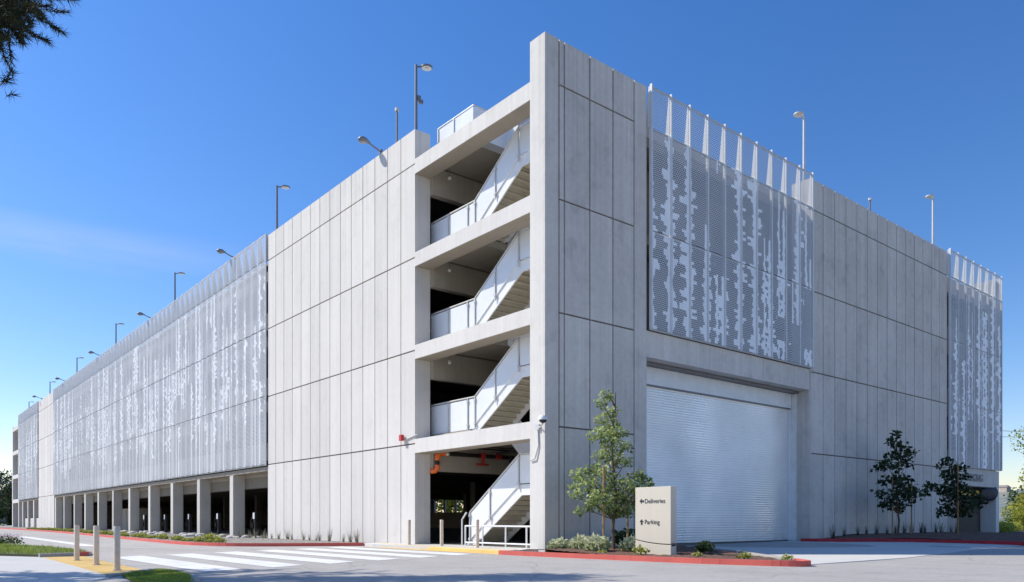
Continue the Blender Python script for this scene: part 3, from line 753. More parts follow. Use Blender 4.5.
# ---- perforated screens
def screen_left(y0, y1, mat, mod=1.05):
    n = int(round((y1 - y0) / mod)); md = (y1 - y0) / n
    sm = MB(); zr = [3.85] + [7.48, 11.07, 14.69] + [16.12]
    for i in range(n):
        a = y0 + md * i
        for c, d in zip(zr, zr[1:]):
            p = [(-.10, a + .02), (-.17, a + md * .5), (-.10, a + md - .02)]
            for (xa, ya_), (xb, yb_) in zip(p, p[1:]):
                sm.face([(xa, ya_, c + .025), (xb, yb_, c + .025), (xb, yb_, d - .025), (xa, ya_, d - .025)])
    s_ = sm.build('perforated_screen', mat, G)
    rb = MB()
    for i in range(n + 1):
        a = y0 + md * i
        rb.box(-.11, -.05, a - .022, a + .022, 3.85, 16.12, .5)
    rb.build('screen_ribs', M['scr_frame'], s_)
    rl = MB()
    for z in zr: rl.box(-.085, .0, y0, y1, z - .022, z + .022, .5)
    rl.build('screen_rails', M['scr_rail'], s_)
    br = MB().extr([(-.045, 14.72), (.30, 14.72), (.06, 16.08), (-.045, 16.08)], 'y', -.012, .012).build('parapet_bracket', M['scr_frame'], s_)
    for i in range(n + 1):
        o = br if i == 0 else br.copy()
        if i: COL.objects.link(o)
        o.location = (0, min(max(y0 + md * i, y0 + .02), y1 - .02), 0)
def screen_right(x0, x1, zbot, mat, n):
    md = (x1 - x0) / n
    sm = MB(); zr = [z for z in (4.02, 7.62, 11.07, 14.69) if z >= zbot - .1] + [16.15]
    for i in range(n):
        a = x0 + md * i
        for c, d in zip(zr, zr[1:]):
            p = [(a + .03, -.12), (a + md * .5, -.16), (a + md - .03, -.12)]
            for (xa, ya_), (xb, yb_) in zip(p, p[1:]):
                sm.face([(xa, ya_, c + .02), (xb, yb_, c + .02), (xb, yb_, d - .02), (xa, ya_, d - .02)])
    s_ = sm.build('perforated_screen', mat, G)
    rb = MB()
    for i in range(n + 1):
        a = x0 + md * i
        rb.box(a - .035, a + .035, -.17, -.06, zr[0], 14.69, .5).box(a - .022, a + .022, -.17, -.08, 14.69, zr[-1] + .06, .5)
    rb.build('screen_ribs', M['scr_frame'], s_)
    rl = MB()
    for z in zr: rl.box(x0, x1, -.10, -.03, z - .025, z + .025, .5)
    rl.build('screen_rails', M['scr_rail'], s_)
    br = MB().extr([(-.055, 14.72), (.13, 14.72), (-.02, 16.15), (-.055, 16.15)], 'x', -.015, .015).build('parapet_bracket', M['white'], s_)
    for i in range(n + 1):
        o = br if i == 0 else br.copy()
        if i: COL.objects.link(o)
        o.location = (x0 + md * i, 0, 0)
M['scr_frame'] = plain('screen frame', (.66, .67, .68), .5)
M['scr_rail'] = plain('screen rail', (.50, .51, .52), .5)
screen_left(22.05, 85.3, M['screen_l'])
screen_left(96.55, 113.8, M['screen_l'])
screen_right(4.9, 15.72, 7.62, M['screen_r'], 10)
screen_right(30.5, 38.4, 4.02, M['screen_r2'], 7)
# east return of the far screen
sm = MB()
for c, d in zip([4.02, 7.62, 11.07, 14.69], [7.62, 11.07, 14.69, 16.15]): sm.box(38.46, 38.47, -.1, .6, c + .02, d - .02)
sm.build('screen_return', M['scr_frame'], G)
# parking entry at the far end
MB().box(30.45, 38.42, .02, .5, 2.95, 3.98, .4).build('header', M['wall_r'], G)
MB().box(37.9, 38.42, .02, .9, -.1, 2.94, .5).build('pillar', M['wall'], G)
MB().box(30.5, 31.9, .03, .5, -.1, 2.94, .5).build('pillar', M['inside_wall'], G)
pm = MB()
for k in range(4): pm.box(33.2 + k * 1.6 + .02, 34.8 + k * 1.6 - .02, 3.2, 3.4, 0, 3.6, rnd.random())
pm.build('entry_wall', M['inside_wall'], G)
MB().box(31.9, 33.1, 3.3, 3.5, 0, 3.6).box(31.6, 31.9, .6, 3.3, 0, 3.6).build('entry_side', M['inside'], G)
for k, fz in enumerate(FL):
    MB().box(30.5, 38.2, .7, .95, fz - .8, fz + (.8 if fz < 15 else .1), .5).build('edge_spandrel', M['inside_wall'], G)
MX = Matrix.Translation((33.0, .012, 3.24)) @ Matrix.Rotation(PI / 2, 4, 'X')
text_mesh('lettering', 'PARKING', .62, M['grey_metal'], MX, G, .03, 1.05, .008)

# ------------------------------------------------------------------ roof lamps and fittings
def lamp_pole(loc, rz, label, mat, h):
    t = thing('roof_lamp', label, 'lamp post', loc, rz, 'pole lamps on the garage roof')
    MB().tube([(0, 0, 0), (0, 0, h)], [.075, .055], 10).box(-.16, .16, -.16, .16, -.02, .05).build('pole', mat, t, smooth=True)
    MB().bar((0, 0, h - .09), (.30, 0, h - .02), .05, .06).build('arm', mat, t)
    hd = MB(); HC = .46
    for k, (r0, r1, za, zb) in enumerate(((.0, .17, .06, .06), (.17, .25, .06, .03), (.25, .25, .03, -.02), (.25, .21, -.02, -.045))):
        for j in range(20):
            a0, a1 = 2 * PI * j / 20, 2 * PI * (j + 1) / 20
            c = lambda r, a, z: (HC + r * math.cos(a), r * math.sin(a) * .9, h - .02 + z)
            if r0 == 0: hd.face([c(0, 0, za), c(r1, a0, zb), c(r1, a1, zb)])
            else: hd.face([c(r0, a0, za), c(r1, a0, zb), c(r1, a1, zb), c(r0, a1, za)])
    hd.build('lamp_head', mat, t, smooth=True)
    ln = MB(); 
    for r, z in ((.21, -.047), (.09, -.06)):
        ln.face([(HC + r * math.cos(2 * PI * j / 20), r * .9 * math.sin(2 * PI * j / 20), h - .02 + z) for j in range(20)])
    ln.build('lens', M['lens'], t)
    return t
RB = 15.06
la = lamp_pole((1.5, 9.78, RB), -.35, 'tall grey roof lamp with small camera box on its pole, nearest the stair opening', M['grey_metal'], 5.05)
MB().box(.05, .2, -.07, .07, 3.55, 3.75).box(.12, .3, -.05, .05, 3.45, 3.6).build('camera_box', M['grey_metal'], la)
words = ['second', 'third', 'fourth', 'fifth', 'sixth', 'seventh', 'eighth']
for k, (y, zt) in enumerate(((24.36, 19.9), (43.66, 19.75), (62.27, 19.55), (80.55, 19.3), (97.97, 19.0), (115.75, 18.5))):
    t = dup(la, (1.5, y, RB), -.35, 'grey roof lamp on a tall pole, %s from the stair opening along the long facade' % words[k], (1, 1, (zt - RB) / 5.05))
    for ch in list(t.children):
        if ch.name.startswith('camera_box'): bpy.data.objects.remove(ch)
lb = lamp_pole((17.86, 1.5, RB), PI, 'pale roof lamp with round head standing at the right end of the middle screen', M['pale_metal'], 4.95)
dup(lb, (32.3, 1.5, RB), PI, 'pale roof lamp with round head standing above the far right screen', 1)
def flood(loc, label):
    t = thing('flood_lamp', label, 'flood lamp', loc, 0, 'flood lamps overhanging the long facade')
    MB().tube([(0, 0, 0), (0, 0, 1.35)], .05, 8).box(-.12, .12, -.12, .12, -.02, .04).build('post', M['grey_metal'], t, smooth=True)
    MB().tube([(0, 0, 1.33), (-.25, 0, 1.40), (-.62, -.02, 1.52)], .035, 8).box(-.06, .06, -.06, .06, 1.25, 1.42).build('arm', M['grey_metal'], t, smooth=True)
    hp = [(-.55, .05), (-.64, .075), (-.72, .12), (-.82, .15), (-.94, .145), (-1.03, .10), (-1.07, .03)]
    lh = MB().tube([(x_, -.02, 1.53 + (-.55 - x_) * .05) for x_, r_ in hp], [r_ for x_, r_ in hp], 14)
    lh.v = [(x_, y_ * 1.25, 1.545 + (z_ - 1.545) * .8) for x_, y_, z_ in lh.v]
    lh.build('lamp_head', M['grey_metal'], t, smooth=True)
    MB().tube([(-.87, -.02, 1.45), (-.87, -.02, 1.41)], [.14, .09], 14).build('lens', M['grey_lens'], t, smooth=True)
    return t
fa = flood((.3, 10.62, RB), 'grey flood lamp overhanging the bare concrete wall beside the stair opening')
for k, y in enumerate((27.65, 45.3, 62.7, 79.9, 95.9)):
    dup(fa, (.3, y, RB), 0, 'grey flood lamp arm leaning over the long screen, %s from the stair opening' % words[k])
def mast(loc, h, label):
    t = thing('antenna_mast', label, 'antenna', loc)
    MB().tube([(0, 0, 0), (0, 0, h)], .045, 8).build('pole', M['grey_metal'], t)
    MB().tube([(0, 0, h), (0, 0, h + .12)], .09, 8).build('cap', M['pale_metal'], t)
mast((.3, 9.33, RB), 2.5, 'thin dark mast with a small cap between the flood lamp and the first roof lamp')
mast((24.44, 1.5, RB), 2.75, 'short dark mast behind the long grey wall on the right')

# wall fittings
t = thing('fire_strobe', 'small red fire alarm strobe on a short arm beside the ground floor stair opening', 'alarm', (0, 8.28, 4.15))
MB().box(-.20, -.06, -.09, .09, -.12, .12).build('body', M['red'], t, bevel=.02)
MB().box(-.06, .0, -.05, .05, -.06, .06).tube([(-.03, -.05, -.1), (-.03, -1.0, .06)], .025).build('conduit', M['pale_metal'], t)
t = thing('security_camera', 'white dome camera on a bracket with conduit at the building corner', 'camera', (0, .30, 3.8))
MB().tube([(0, .0, .05), (-.12, -.22, .0), (-.28, -.5, .08), (-.32, -.56, .2)], .025, 8).box(-.07, -.002, -.08, .08, -.06, .12).tube([(-.03, .0, -.06), (-.03, -.03, -.55), (-.05, .12, -.95), (-.04, .35, -1.0)], .022, 8).build('bracket', M['pale_metal'], t, smooth=True)
MB().tube([(-.32, -.56, .18), (-.32, -.56, .25), (-.32, -.56, .31)], [.15, .15, .10], 16).build('housing', M['white'], t, smooth=True)
MB().tube([(-.32, -.56, .18), (-.32, -.56, .12), (-.32, -.56, .08)], [.12, .10, .03], 14).build('dome', M['black'], t, smooth=True)
# fire pipes below the first floor
t = thing('sprinkler_pipe', 'black fire pipe with orange elbows hanging under the first floor stair opening', 'pipe', (0, 0, 0))
MB().tube([(.95, 7.08, 3.52), (4.6, 7.08, 3.52)], .085, 10).tube([(.78, 7.12, 3.36), (.78, 7.12, 3.0)], .085, 10).tube([(3.4, 6.7, 3.62), (3.4, 3.0, 3.62)], .05, 8).tube([(4.3, 6.9, 3.55), (4.3, 6.9, 2.0)], .07, 8).tube([(1.6, 6.5, 3.74), (4.6, 6.5, 3.74)], .03, 8).build('pipe_run', M['pipe'], t, smooth=True)
MB().tube([(1.15, 7.08, 3.52), (.9, 7.08, 3.52), (.79, 7.1, 3.44), (.78, 7.12, 3.24)], .11, 10).build('elbow', M['orange'], t, smooth=True)
MB().tube([(.78, 7.12, 3.06), (.78, 7.12, 2.92), (.72, 7.18, 2.84), (.60, 7.3, 2.82)], .11, 10).build('elbow', M['orange'], t, smooth=True)
MB().tube([(2.95, 7.08, 3.55), (2.95, 7.0, 3.15)], .06, 8).tube([(2.6, 7.0, 3.17), (3.2, 7.0, 3.17)], .045, 8).box(2.85, 3.05, 6.98, 7.18, 3.42, 3.64).tube([(3.6, 7.08, 3.52), (3.9, 7.08, 3.52)], .10, 8).build('valve', M['dull_red'], t)
t = thing('ceiling_camera', 'white dome camera hanging below the first floor behind the stair opening', 'camera', (1.15, 6.95, .42))
MB().tube([(0, 0, 3.45), (0, 0, 3.12)], .014, 6).build('stem', M['grey_metal'], t); MB().tube([(0, 0, 3.13), (0, 0, 3.06), (0, 0, 3.0)], [.06, .08, .045], 12).build('dome', M['pale_metal'], t, smooth=True)
for k, fz in enumerate(FL[1:]):
    t2 = dup(t, (1.25, 6.95, fz - 3.95 + .12), 0, 'white dome camera hanging below the %s floor behind the stair opening' % ('second', 'third', 'roof')[k])
# clearance bar, mirror
t = thing('clearance_bar', 'yellow height clearance bar hanging in the parking entry', 'clearance bar', (0, 0, 0))
MB().box(32.0, 36.9, .62, .74, 2.45, 2.75).build('bar', M['yellow'], t); MB().tube([(32.6, .81, 2.7), (32.6, .81, 3.0)], .02, 6).tube([(35.1, .81, 2.7), (35.1, .81, 3.0)], .02, 6).build('hangers', M['pale_metal'], t)
t = thing('traffic_mirror', 'round black rimmed convex mirror at the parking entry', 'mirror', (37.45, .25, 2.62))
t.rotation_euler = (0, 0, -.75)
def disc(r, y, n=24): return [(r * math.cos(2 * PI * j / n), y, r * math.sin(2 * PI * j / n)) for j in range(n)]
m = MB(); A, B_ = disc(.52, -.03), disc(.52, .03)
for j in range(24): m.face([A[j], A[(j + 1) % 24], B_[(j + 1) % 24], B_[j]])
m.face(B_); m.build('rim', M['black'], t)
m = MB(); rings = [disc(.49, -.032), disc(.36, -.06), disc(.18, -.078), disc(.02, -.083)]
for a, b_ in zip(rings, rings[1:]):
    for j in range(24): m.face([a[j], a[(j + 1) % 24], b_[(j + 1) % 24], b_[j]])
M['mirror'] = plain('mirror face', (.018, .028, .055), .25, .3)
m.build('mirror_face', M['mirror'], t, smooth=True)

# ------------------------------------------------------------------ bollards
def bollard(loc, h, label, group):
    t = thing('bollard', label, 'bollard', loc, 0, group)
    MB().tube([(0, 0, 0), (0, 0, h - .02), (0, 0, h)], [.062, .062, .052], 18).build('post', M['steel'], t, smooth=True)
    MB().tube([(0, 0, 0), (0, 0, .02)], .09, 18).build('base_plate', M['steel'], t, smooth=True)
    return t
b0 = bollard((-12.12, 4.35, -.117), .90, 'brushed steel bollard on the yellow tactile paving, farthest of the three', 'steel bollards beside the crosswalk')
dup(b0, (-12.17, 1.84, -.117), 0, 'brushed steel bollard on the yellow tactile paving, middle of the three')
dup(b0, (-12.27, -.57, -.117), 0, 'brushed steel bollard on the yellow tactile paving, nearest of the three')
b1 = bollard((-.42, 7.25, -.09), 1.02, 'slim steel bollard in front of the bare wall left of the stair opening', 'steel bollards before the stair')
dup(b1, (-.45, 5.02, -.09), 0, 'slim steel bollard standing before the dark stair opening')
dup(b1, (-.45, 2.9, -.09), 0, 'slim steel bollard standing before the foot of the white stair')

# ------------------------------------------------------------------ charging posts
def charger(loc, label):
    t = thing('charging_post', label, 'charging station', loc, 0, 'electric car charging posts between the columns')
    MB().box(-.1, .1, -.13, .13, 0, .95).box(-.2, .2, -.22, .22, 0, .05).box(-.11, .11, -.16, .16, .78, .84).build('post', M['black'], t, bevel=.02)
    MB().box(-.11, .10, -.14, .14, .95, 1.36).build('housing', M['black'], t, bevel=.04)
    MB().box(-.135, -.112, -.13, .13, .99, 1.35).build('head', M['white'], t, bevel=.01)
    MB().tube([(-.12, .15, 1.15), (-.2, .26, .9), (-.2, .28, .5), (-.16, .2, .3), (-.13, .1, .55)], .022, 6).box(-.19, -.1, .05, .15, .5, .78).build('cable', M['black'], t)
    return t
c0 = charger((.95, 26.1, 0), 'black charging post with white head in the bay nearest the bare wall')
for k, y in enumerate((32.3, 38.2, 44.0, 49.8)):
    dup(c0, (.95, y, 0), 0, 'black charging post with white head in the %s bay from the bare wall' % words[k])

# utility enclosure inside the bays
t = thing('equipment_cabinet', 'tan equipment cabinet standing inside the far bays of the long side', 'cabinet', (4.5, 66.0, 0))
MB().box(-1.2, 1.2, -3.2, 3.2, 0, 2.1).build('body', plain('tan cabinet', (.50, .44, .36), .6), t, bevel=.03)
MB().box(-1.23, -1.2, -2.9, -.1, .2, 1.9).box(-1.23, -1.2, .1, 2.9, .2, 1.9).build('door', plain('tan cabinet door', (.46, .41, .34), .6), t)

# ------------------------------------------------------------------ monument sign
t = thing('monument_sign', 'cream monument sign pointing to deliveries and parking on the corner island', 'sign', (0, 0, 0))
SY0, SY1, SX0, SX1, SZT = -4.52, -3.26, .50, .74, 1.83
curve = [(SY0 + (SY1 - SY0) * k / 12, .262 + .115 * (k / 12) ** 2.2) for k in range(13)]
MB().extr([(SY0, SZT), *curve, (SY1, SZT)], 'x', SX0, SX1).build('slab', M['sign'], t, bevel=.008)
MB().extr([(y, z - .028) for y, z in curve] + [(SY1, -.15), (SY0, -.15)], 'x', SX0 + .002, SX1 - .002).build('base', M['sign'], t, bevel=.006)
MB().extr([(y, z + .02) for y, z in curve] + [(y, z - .06) for y, z in curve[::-1]], 'x', SX0 + .03, SX1 - .03).build('reveal', M['joint'], t)
def sign_matrix(y, z):
    R_ = Matrix(((0, 0, -1, 0), (-1, 0, 0, 0), (0, 1, 0, 0), (0, 0, 0, 1)))
    return Matrix.Translation((SX0 - .004, y, z)) @ R_
text_mesh('lettering', 'Deliveries', .178, M['sign_dark'], sign_matrix(SY1 - .34, 1.38), t, .004, 1.02, .0)
text_mesh('lettering', 'Parking', .178, M['sign_dark'], sign_matrix(SY1 - .34, .80), t, .004, 1.02, .0)
def arrow(c, ang):
    pts = [(-.075, 0), (0, .075), (.0, .028), (.08, .028), (.08, -.028), (0, -.028), (0, -.075)]
    ca, sa = math.cos(ang), math.sin(ang)
    m = MB().extr([(c[0] - (px * ca - py * sa), c[1] + px * sa + py * ca) for px, py in pts], 'x', SX0 - .008, SX0 + .01)
    m.build('arrow', M['sign_dark'], t)
arrow((SY1 - .235, 1.44), 0); arrow((SY1 - .235, .86), -PI / 2)

# ------------------------------------------------------------------ trees
M['leaf_y'] = leafmat('young tree leaves', (.13, .19, .05), (.62, .70, .30), .5)
M['leaf_d'] = leafmat('dark glossy leaves', (.014, .028, .014), (.065, .105, .045), .22)
M['leaf_s'] = leafmat('sunlit leaves', (.14, .20, .03), (.55, .54, .10), .5)
M['leaf_g'] = leafmat('far green leaves', (.025, .05, .018), (.10, .15, .05), .3)
M['leaf_b'] = leafmat('hazy grey green leaves', (.16, .20, .23), (.27, .32, .34), .2)
M['leaf_shrub'] = leafmat('yellow green shrub leaves', (.14, .18, .03), (.56, .56, .14), .4)
M['leaf_var'] = leafmat('pale variegated leaves', (.26, .32, .14), (.80, .80, .56), .4)
M['needle'] = leafmat('pine needles', (.010, .018, .010), (.055, .06, .022), .15)
M['needle_dry'] = plain('pine twig', (.10, .065, .04), .9)
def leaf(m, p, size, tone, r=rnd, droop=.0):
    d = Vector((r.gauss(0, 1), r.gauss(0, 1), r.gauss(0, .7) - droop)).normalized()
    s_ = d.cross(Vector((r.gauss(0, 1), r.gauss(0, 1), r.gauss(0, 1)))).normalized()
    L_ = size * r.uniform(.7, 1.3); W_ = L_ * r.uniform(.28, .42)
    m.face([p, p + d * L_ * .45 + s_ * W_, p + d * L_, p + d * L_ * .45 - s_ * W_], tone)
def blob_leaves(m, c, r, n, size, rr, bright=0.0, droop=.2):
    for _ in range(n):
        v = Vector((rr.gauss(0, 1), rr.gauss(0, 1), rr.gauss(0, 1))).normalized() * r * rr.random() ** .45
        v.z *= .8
        tone = .42 + .38 * (v.z / r) + .25 * (v.dot(Vector((SX, SY, .9))) / (1.5 * r)) + rr.uniform(-.28, .28) + bright  # sun-facing and upper leaves painted lighter, light put into the leaf tone
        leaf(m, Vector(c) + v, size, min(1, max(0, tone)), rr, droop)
def young_tree(label, base, blobs, pxm, leafm, nper, lsize, seed, group, trunk_h, stakes):
    """blobs: (right metres, up metres, radius) around the trunk; depth is random"""
    rr = random.Random(seed)
    t = thing('young_tree', label, 'tree', base, 0, group)
    top = max(b_[1] for b_ in blobs)
    axis = [(0, 0, -.1)] + [(.05 * math.sin(k * 1.3 + seed), .05 * math.cos(k * 1.7 + seed), top * k / 7) for k in range(1, 8)]
    tk = MB().tube(axis, [.055 * (1 - .11 * k) for k in range(8)], 8)
    cm = MB()
    for (dx, dz, r) in blobs:
        dep = rr.uniform(-1, 1) * (abs(dx) * .8 + r * .9)
        ray = (Vector(base) - CAM); ray.z = 0; ray.normalize(); sc = 1 + dep / (Vector(base) - CAM).length
        c = Vector((RGT.x * dx * sc + ray.x * dep, RGT.y * dx * sc + ray.y * dep, dz))
        zb = max(trunk_h * .8, dz - (Vector((c.x, c.y)).length * .75 + .2))
        k = zb / top * 7; i = min(6, int(k)); pa = Vector(axis[i]).lerp(Vector(axis[i + 1]), k - i)
        mid = pa.lerp(c, .55) + Vector((0, 0, .06))
        tk.tube([pa, mid, c], [.02, .013, .006], 5, cap=False)
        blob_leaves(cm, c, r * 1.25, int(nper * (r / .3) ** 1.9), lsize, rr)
    tk.build('trunk', M['bark'], t, smooth=True)
    cm.raw('crown', leafm, t)
    return t
def px_blobs(blobs, bx, by, pxm): return [((x - bx) / pxm, (by - y) / pxm, r / pxm) for x, y, r in blobs]
def wooden_stake(loc, h, label, rz=0):
    t = MB().tube([(0, 0, -.1), (.01, 0, h)], [.035, .03], 8).build('wooden_stake', M['stake'], smooth=True)
    t.location = loc; tag(t, label, 'stake', 'wooden stakes beside the young trees'); return t
T1 = [(604,386,4),(608,391,5),(600,398,6),(611,405,7),(601,414,8),(613,418,8),(608,428,10),(596,432,8),(620,428,7),(612,442,11),(627,440,6),(602,450,9),(616,456,9),(628,458,6),(592,464,9),(578,470,8),(603,468,9),(586,480,11),(575,492,7),(600,486,11),(614,480,11),(631,482,9),(645,476,7),(652,479,4),(590,501,9),(605,503,8),(625,495,11),(578,508,5),(640,490,6),(570,484,4),(616,495,9),(634,500,9),(622,507,8),(646,487,6),(598,494,9),(638,470,7),(648,483,6),(643,494,7),(630,509,8),(636,482,8),(612,508,9)]
young_tree('young tree with yellow green crown tied between two stakes beside the monument sign', (.95, -2.02, .05), px_blobs(T1, 613.5, 547.5, 34.5), 34.5, M['leaf_y'], 150, .112, 5, None, 1.1, 2)
wooden_stake((.42, -2.1, .05), 2.45, 'left wooden stake of the young tree beside the monument sign')
wooden_stake((1.58, -2.0, .05), 2.3, 'wooden stake between the young tree trunk and the monument sign')
T2 = [(896,434,4),(893,441,5),(901,446,6),(910,450,6),(892,452,6),(903,456,6),(886,464,6),(879,467,5),(897,467,6),(907,462,5),(892,478,6),(882,481,4),(901,485,7),(906,478,5),(880,492,5),(893,495,8),(906,497,8),(917,493,6),(926,490,4),(887,503,6),(899,506,6),(882,502,3),(911,488,6)]
young_tree('dark leaved young tree in front of the long grey wall right of the roll-up door', (20.3, -1.77, .25), px_blobs(T2, 898, 533, 21.5), 21.5, M['leaf_d'], 64, .19, 8, 'dark young trees in the mulch bed', 1.2, 2)
wooden_stake((19.9, -1.7, .25), 2.6, 'left wooden stake of the dark young tree right of the door'); wooden_stake((20.95, -2.1, .25), 2.6, 'right wooden stake of the dark young tree right of the door')
T3 = [(947,459,5),(941,464,4),(952,467,6),(960,466,5),(948,473,6),(958,477,7),(966,475,4),(950,484,7),(940,487,6),(932,485,4),(960,487,7),(969,489,5),(977,495,4),(983,499,4),(950,494,9),(965,497,9),(975,503,6),(945,505,6),(955,510,8),(967,510,7),(940,511,4),(926,483,3)]
young_tree('wide dark leaved young tree hiding part of the parking entry lettering', (23.95, -2.93, .25), px_blobs(T3, 957, 533, 21.0), 21.0, M['leaf_d'], 62, .19, 13, 'dark young trees in the mulch bed', 1.2, 2)
wooden_stake((23.6, -3.1, .25), 3.4, 'tall wooden stake in front of the wide dark young tree'); wooden_stake((24.6, -2.7, .25), 2.3, 'short wooden stake at the right of the wide dark young tree')

# shrubs: one clump copied
def shrub_proto(name, label, cat, group, r, h, n, lm, size, seed, loc):
    rr = random.Random(seed); t = thing(name, label, cat, loc, 0, group); m = MB()
    for _ in range(n):
        a = rr.uniform(0, 2 * PI); q = r * rr.random() ** .6; z = h * rr.random() ** .8 * (1 - .5 * (q / r) ** 2)
        leaf(m, Vector((q * math.cos(a), q * math.sin(a), z)), size, min(1, max(0, z / h * .7 + rr.uniform(-.1, .4))), rr, -.5)
    m.raw('foliage', lm, t)
    MB().tube([(0, 0, -.05), (.02, 0, h * .4)], [.02, .01], 5).build('stem', M['bark'], t)
    return t
s0 = shrub_proto('small_shrub', 'small yellow green shrub in the row behind the red kerb of the long facade', 'shrub', 'shrubs along the red kerb', .42, .36, 260, M['leaf_shrub'], .12, 3, (-4.9, 16.2, -.03))
import bisect
KLy = [(y, x) for x, y in KL[::-1]]
def kl_x(y):
    for (ya, xa), (yb, xb) in zip(KLy, KLy[1:]):
        if ya <= y <= yb: return xa + (xb - xa) * (y - ya) / max(1e-6, yb - ya)
    return -4
y = 14.4
while y < 80:
    for off in (.5, 1.0):
        if rnd.random() < (.15 if off < 1 else .6): continue
        dup(s0, (kl_x(y) + off + rnd.uniform(-.15, .15), y + rnd.uniform(-.25, .25), -.03), rnd.uniform(0, 6), None, rnd.uniform(.38, .72))
    y += 1.05 if y < 45 else 1.6
# pale shrubs on the island
s1 = shrub_proto('pale_shrub', 'pale variegated shrub at the building corner end of the island', 'shrub', None, .5, .52, 420, M['leaf_var'], .17, 4, (-.05, -.75, 0.02))
s1.scale = (.75, .75, .6)
for x, yy, sc, lb in ((.25, -1.35, .75, 'low pale variegated shrub just right of the building corner'), (.0, -2.25, .8, 'pale variegated shrub left of the first tree stake'), (.75, -2.9, .7, 'pale variegated shrub in front of the young tree trunk'), (1.3, -2.8, .62, 'pale variegated shrub between the young tree and the monument sign')):
    dup(s1, (x, yy, .03), rnd.uniform(0, 6), lb, sc)
s2 = shrub_proto('dark_shrub', 'dark green shrub against the wall behind the young tree', 'shrub', None, .45, .6, 300, M['leaf_g'], .16, 6, (2.6, -1.0, .03))
dup(s2, (1.9, -4.6, .0), 1, 'dark little shrub just right of the monument sign', .55)
s3 = shrub_proto('tiny_shrub', 'tiny green sprig in the mulch below the monument sign', 'shrub', None, .22, .2, 60, M['leaf_shrub'], .11, 9, (.0, -3.9, .0))
for x, yy, lb in ((.25, -5.6, 'tiny green sprig in the mulch right of the monument sign'), (.2, -7.0, 'green sprig in the mulch halfway to the island tip'), (.45, -8.0, 'green sprig at the tip of the corner island'), (-.55, -3.0, 'tiny green sprig by the kerb left of the monument sign')):
    dup(s3, (x, yy, gz(x) + .1), rnd.uniform(0, 6), lb, rnd.uniform(.5, .9))
# upright tufts
def tuft_proto(label, group, loc, n, h, mat, seed):
    rr = random.Random(seed); t = MB()
    for _ in range(n):
        a = rr.uniform(0, 2 * PI); l = rr.uniform(.05, .28); hh = h * rr.uniform(.5, 1); w_ = .012
        dx, dy = math.cos(a), math.sin(a); p0 = (rr.uniform(-.06, .06), rr.uniform(-.06, .06))
        t.face([(p0[0] - dy * w_, p0[1] + dx * w_, -.05), (p0[0] + dy * w_, p0[1] - dx * w_, -.05), (p0[0] + dx * l, p0[1] + dy * l, hh)], rr.random())
    o = t.raw('grass_tuft', mat); o.location = loc; return tag(o, label, 'grass tuft', group)
M['tuft'] = leafmat('dry grass blades', (.16, .16, .10), (.42, .38, .27), .25)
tf = tuft_proto('wispy upright grass tuft against the bare wall behind the red kerb', 'grass tufts along the bare wall', (-.45, 11.3, -.03), 26, .75, M['tuft'], 1)
def dup1(o, loc, rz, sc):
    c = o.copy(); COL.objects.link(c); c.location = loc; c.rotation_euler = (0, 0, rz); c.scale = (sc,) * 3; return c
y = 12.0
while y < 25.5:
    dup1(tf, (-.45 + rnd.uniform(-.15, .1), y, -.03), rnd.uniform(0, 6), rnd.uniform(.55, 1.1)); y += rnd.uniform(.55, 1.15)
M['tuft_d'] = leafmat('dark grass blades', (.03, .035, .03), (.09, .10, .07), .2)
td = tuft_proto('dark wispy grass tuft at the foot of the long grey wall', 'grass tufts along the grey wall', (16.8, -.5, .1), 30, .8, M['tuft_d'], 2)
x = 17.7
while x < 31:
    dup1(td, (x, -.5 + rnd.uniform(-.15, .1), .22), rnd.uniform(0, 6), rnd.uniform(.6, 1.1)); x += rnd.uniform(.75, 1.2)
# pale cobbles near the charging bays
rr = random.Random(4)
def rock(loc, s_, first=None):
    if first is None:
        m = MB(); n = 8; rows = [(-.3, .6), (.0, 1.0), (.45, .85), (.75, .4)]
        R_ = [[(r * math.cos(2 * PI * j / n) * rr.uniform(.8, 1.1), r * math.sin(2 * PI * j / n) * rr.uniform(.8, 1.1), z) for j in range(n)] for z, r in rows]
        for a, b_ in zip(R_, R_[1:]):
            for j in range(n): m.face([a[j], a[(j + 1) % n], b_[(j + 1) % n], b_[j]])
        m.face(R_[-1]); first = m.build('cobble', concrete('cobble stone', (.55, .52, .47), .2, .1, 0)); tag(first, 'pale rounded cobble at the edge of the planting bed by the columns', 'stone', 'pale cobbles by the columns')
        o = first
    else:
        o = first.copy(); COL.objects.link(o)
    o.location = loc; o.scale = (s_ * rr.uniform(.8, 1.3), s_ * rr.uniform(.8, 1.3), s_ * .8); o.rotation_euler = (0, 0, rr.uniform(0, 6)); return o
r0 = rock((-.6, 23.5, -.02), .22)
for k in range(46):
    rock((rr.uniform(-2.4, -.1), rr.uniform(22.4, 52), -.03), rr.uniform(.12, .28), r0)
# pink flowering plant in the left lawn
s4 = thing('flowering_plant', 'pink and white flowering plant in the lawn at the left edge', 'plant', cw(-20.9, 31.5, -.06)); s4.scale = (.85, .85, .9)
m, m2 = MB(), MB()
for _ in range(500):
    a = rnd.uniform(0, 2 * PI); q = .9 * rnd.random() ** .5; z = .45 * rnd.random()
    leaf(m, Vector((q * math.cos(a), q * math.sin(a), z * (1 - .5 * q))), .12, rnd.random())
for _ in range(420):
    a = rnd.uniform(0, 2 * PI); q = .95 * rnd.random() ** .5; leaf(m2, Vector((q * math.cos(a), q * math.sin(a), .25 + .28 * rnd.random() * (1 - .4 * q))), .055, rnd.random())
m.raw('foliage', M['leaf_g'], s4); m2.raw('blossom', leafmat('pale pink petals', (.55, .35, .42), (.75, .68, .70), .3), s4)

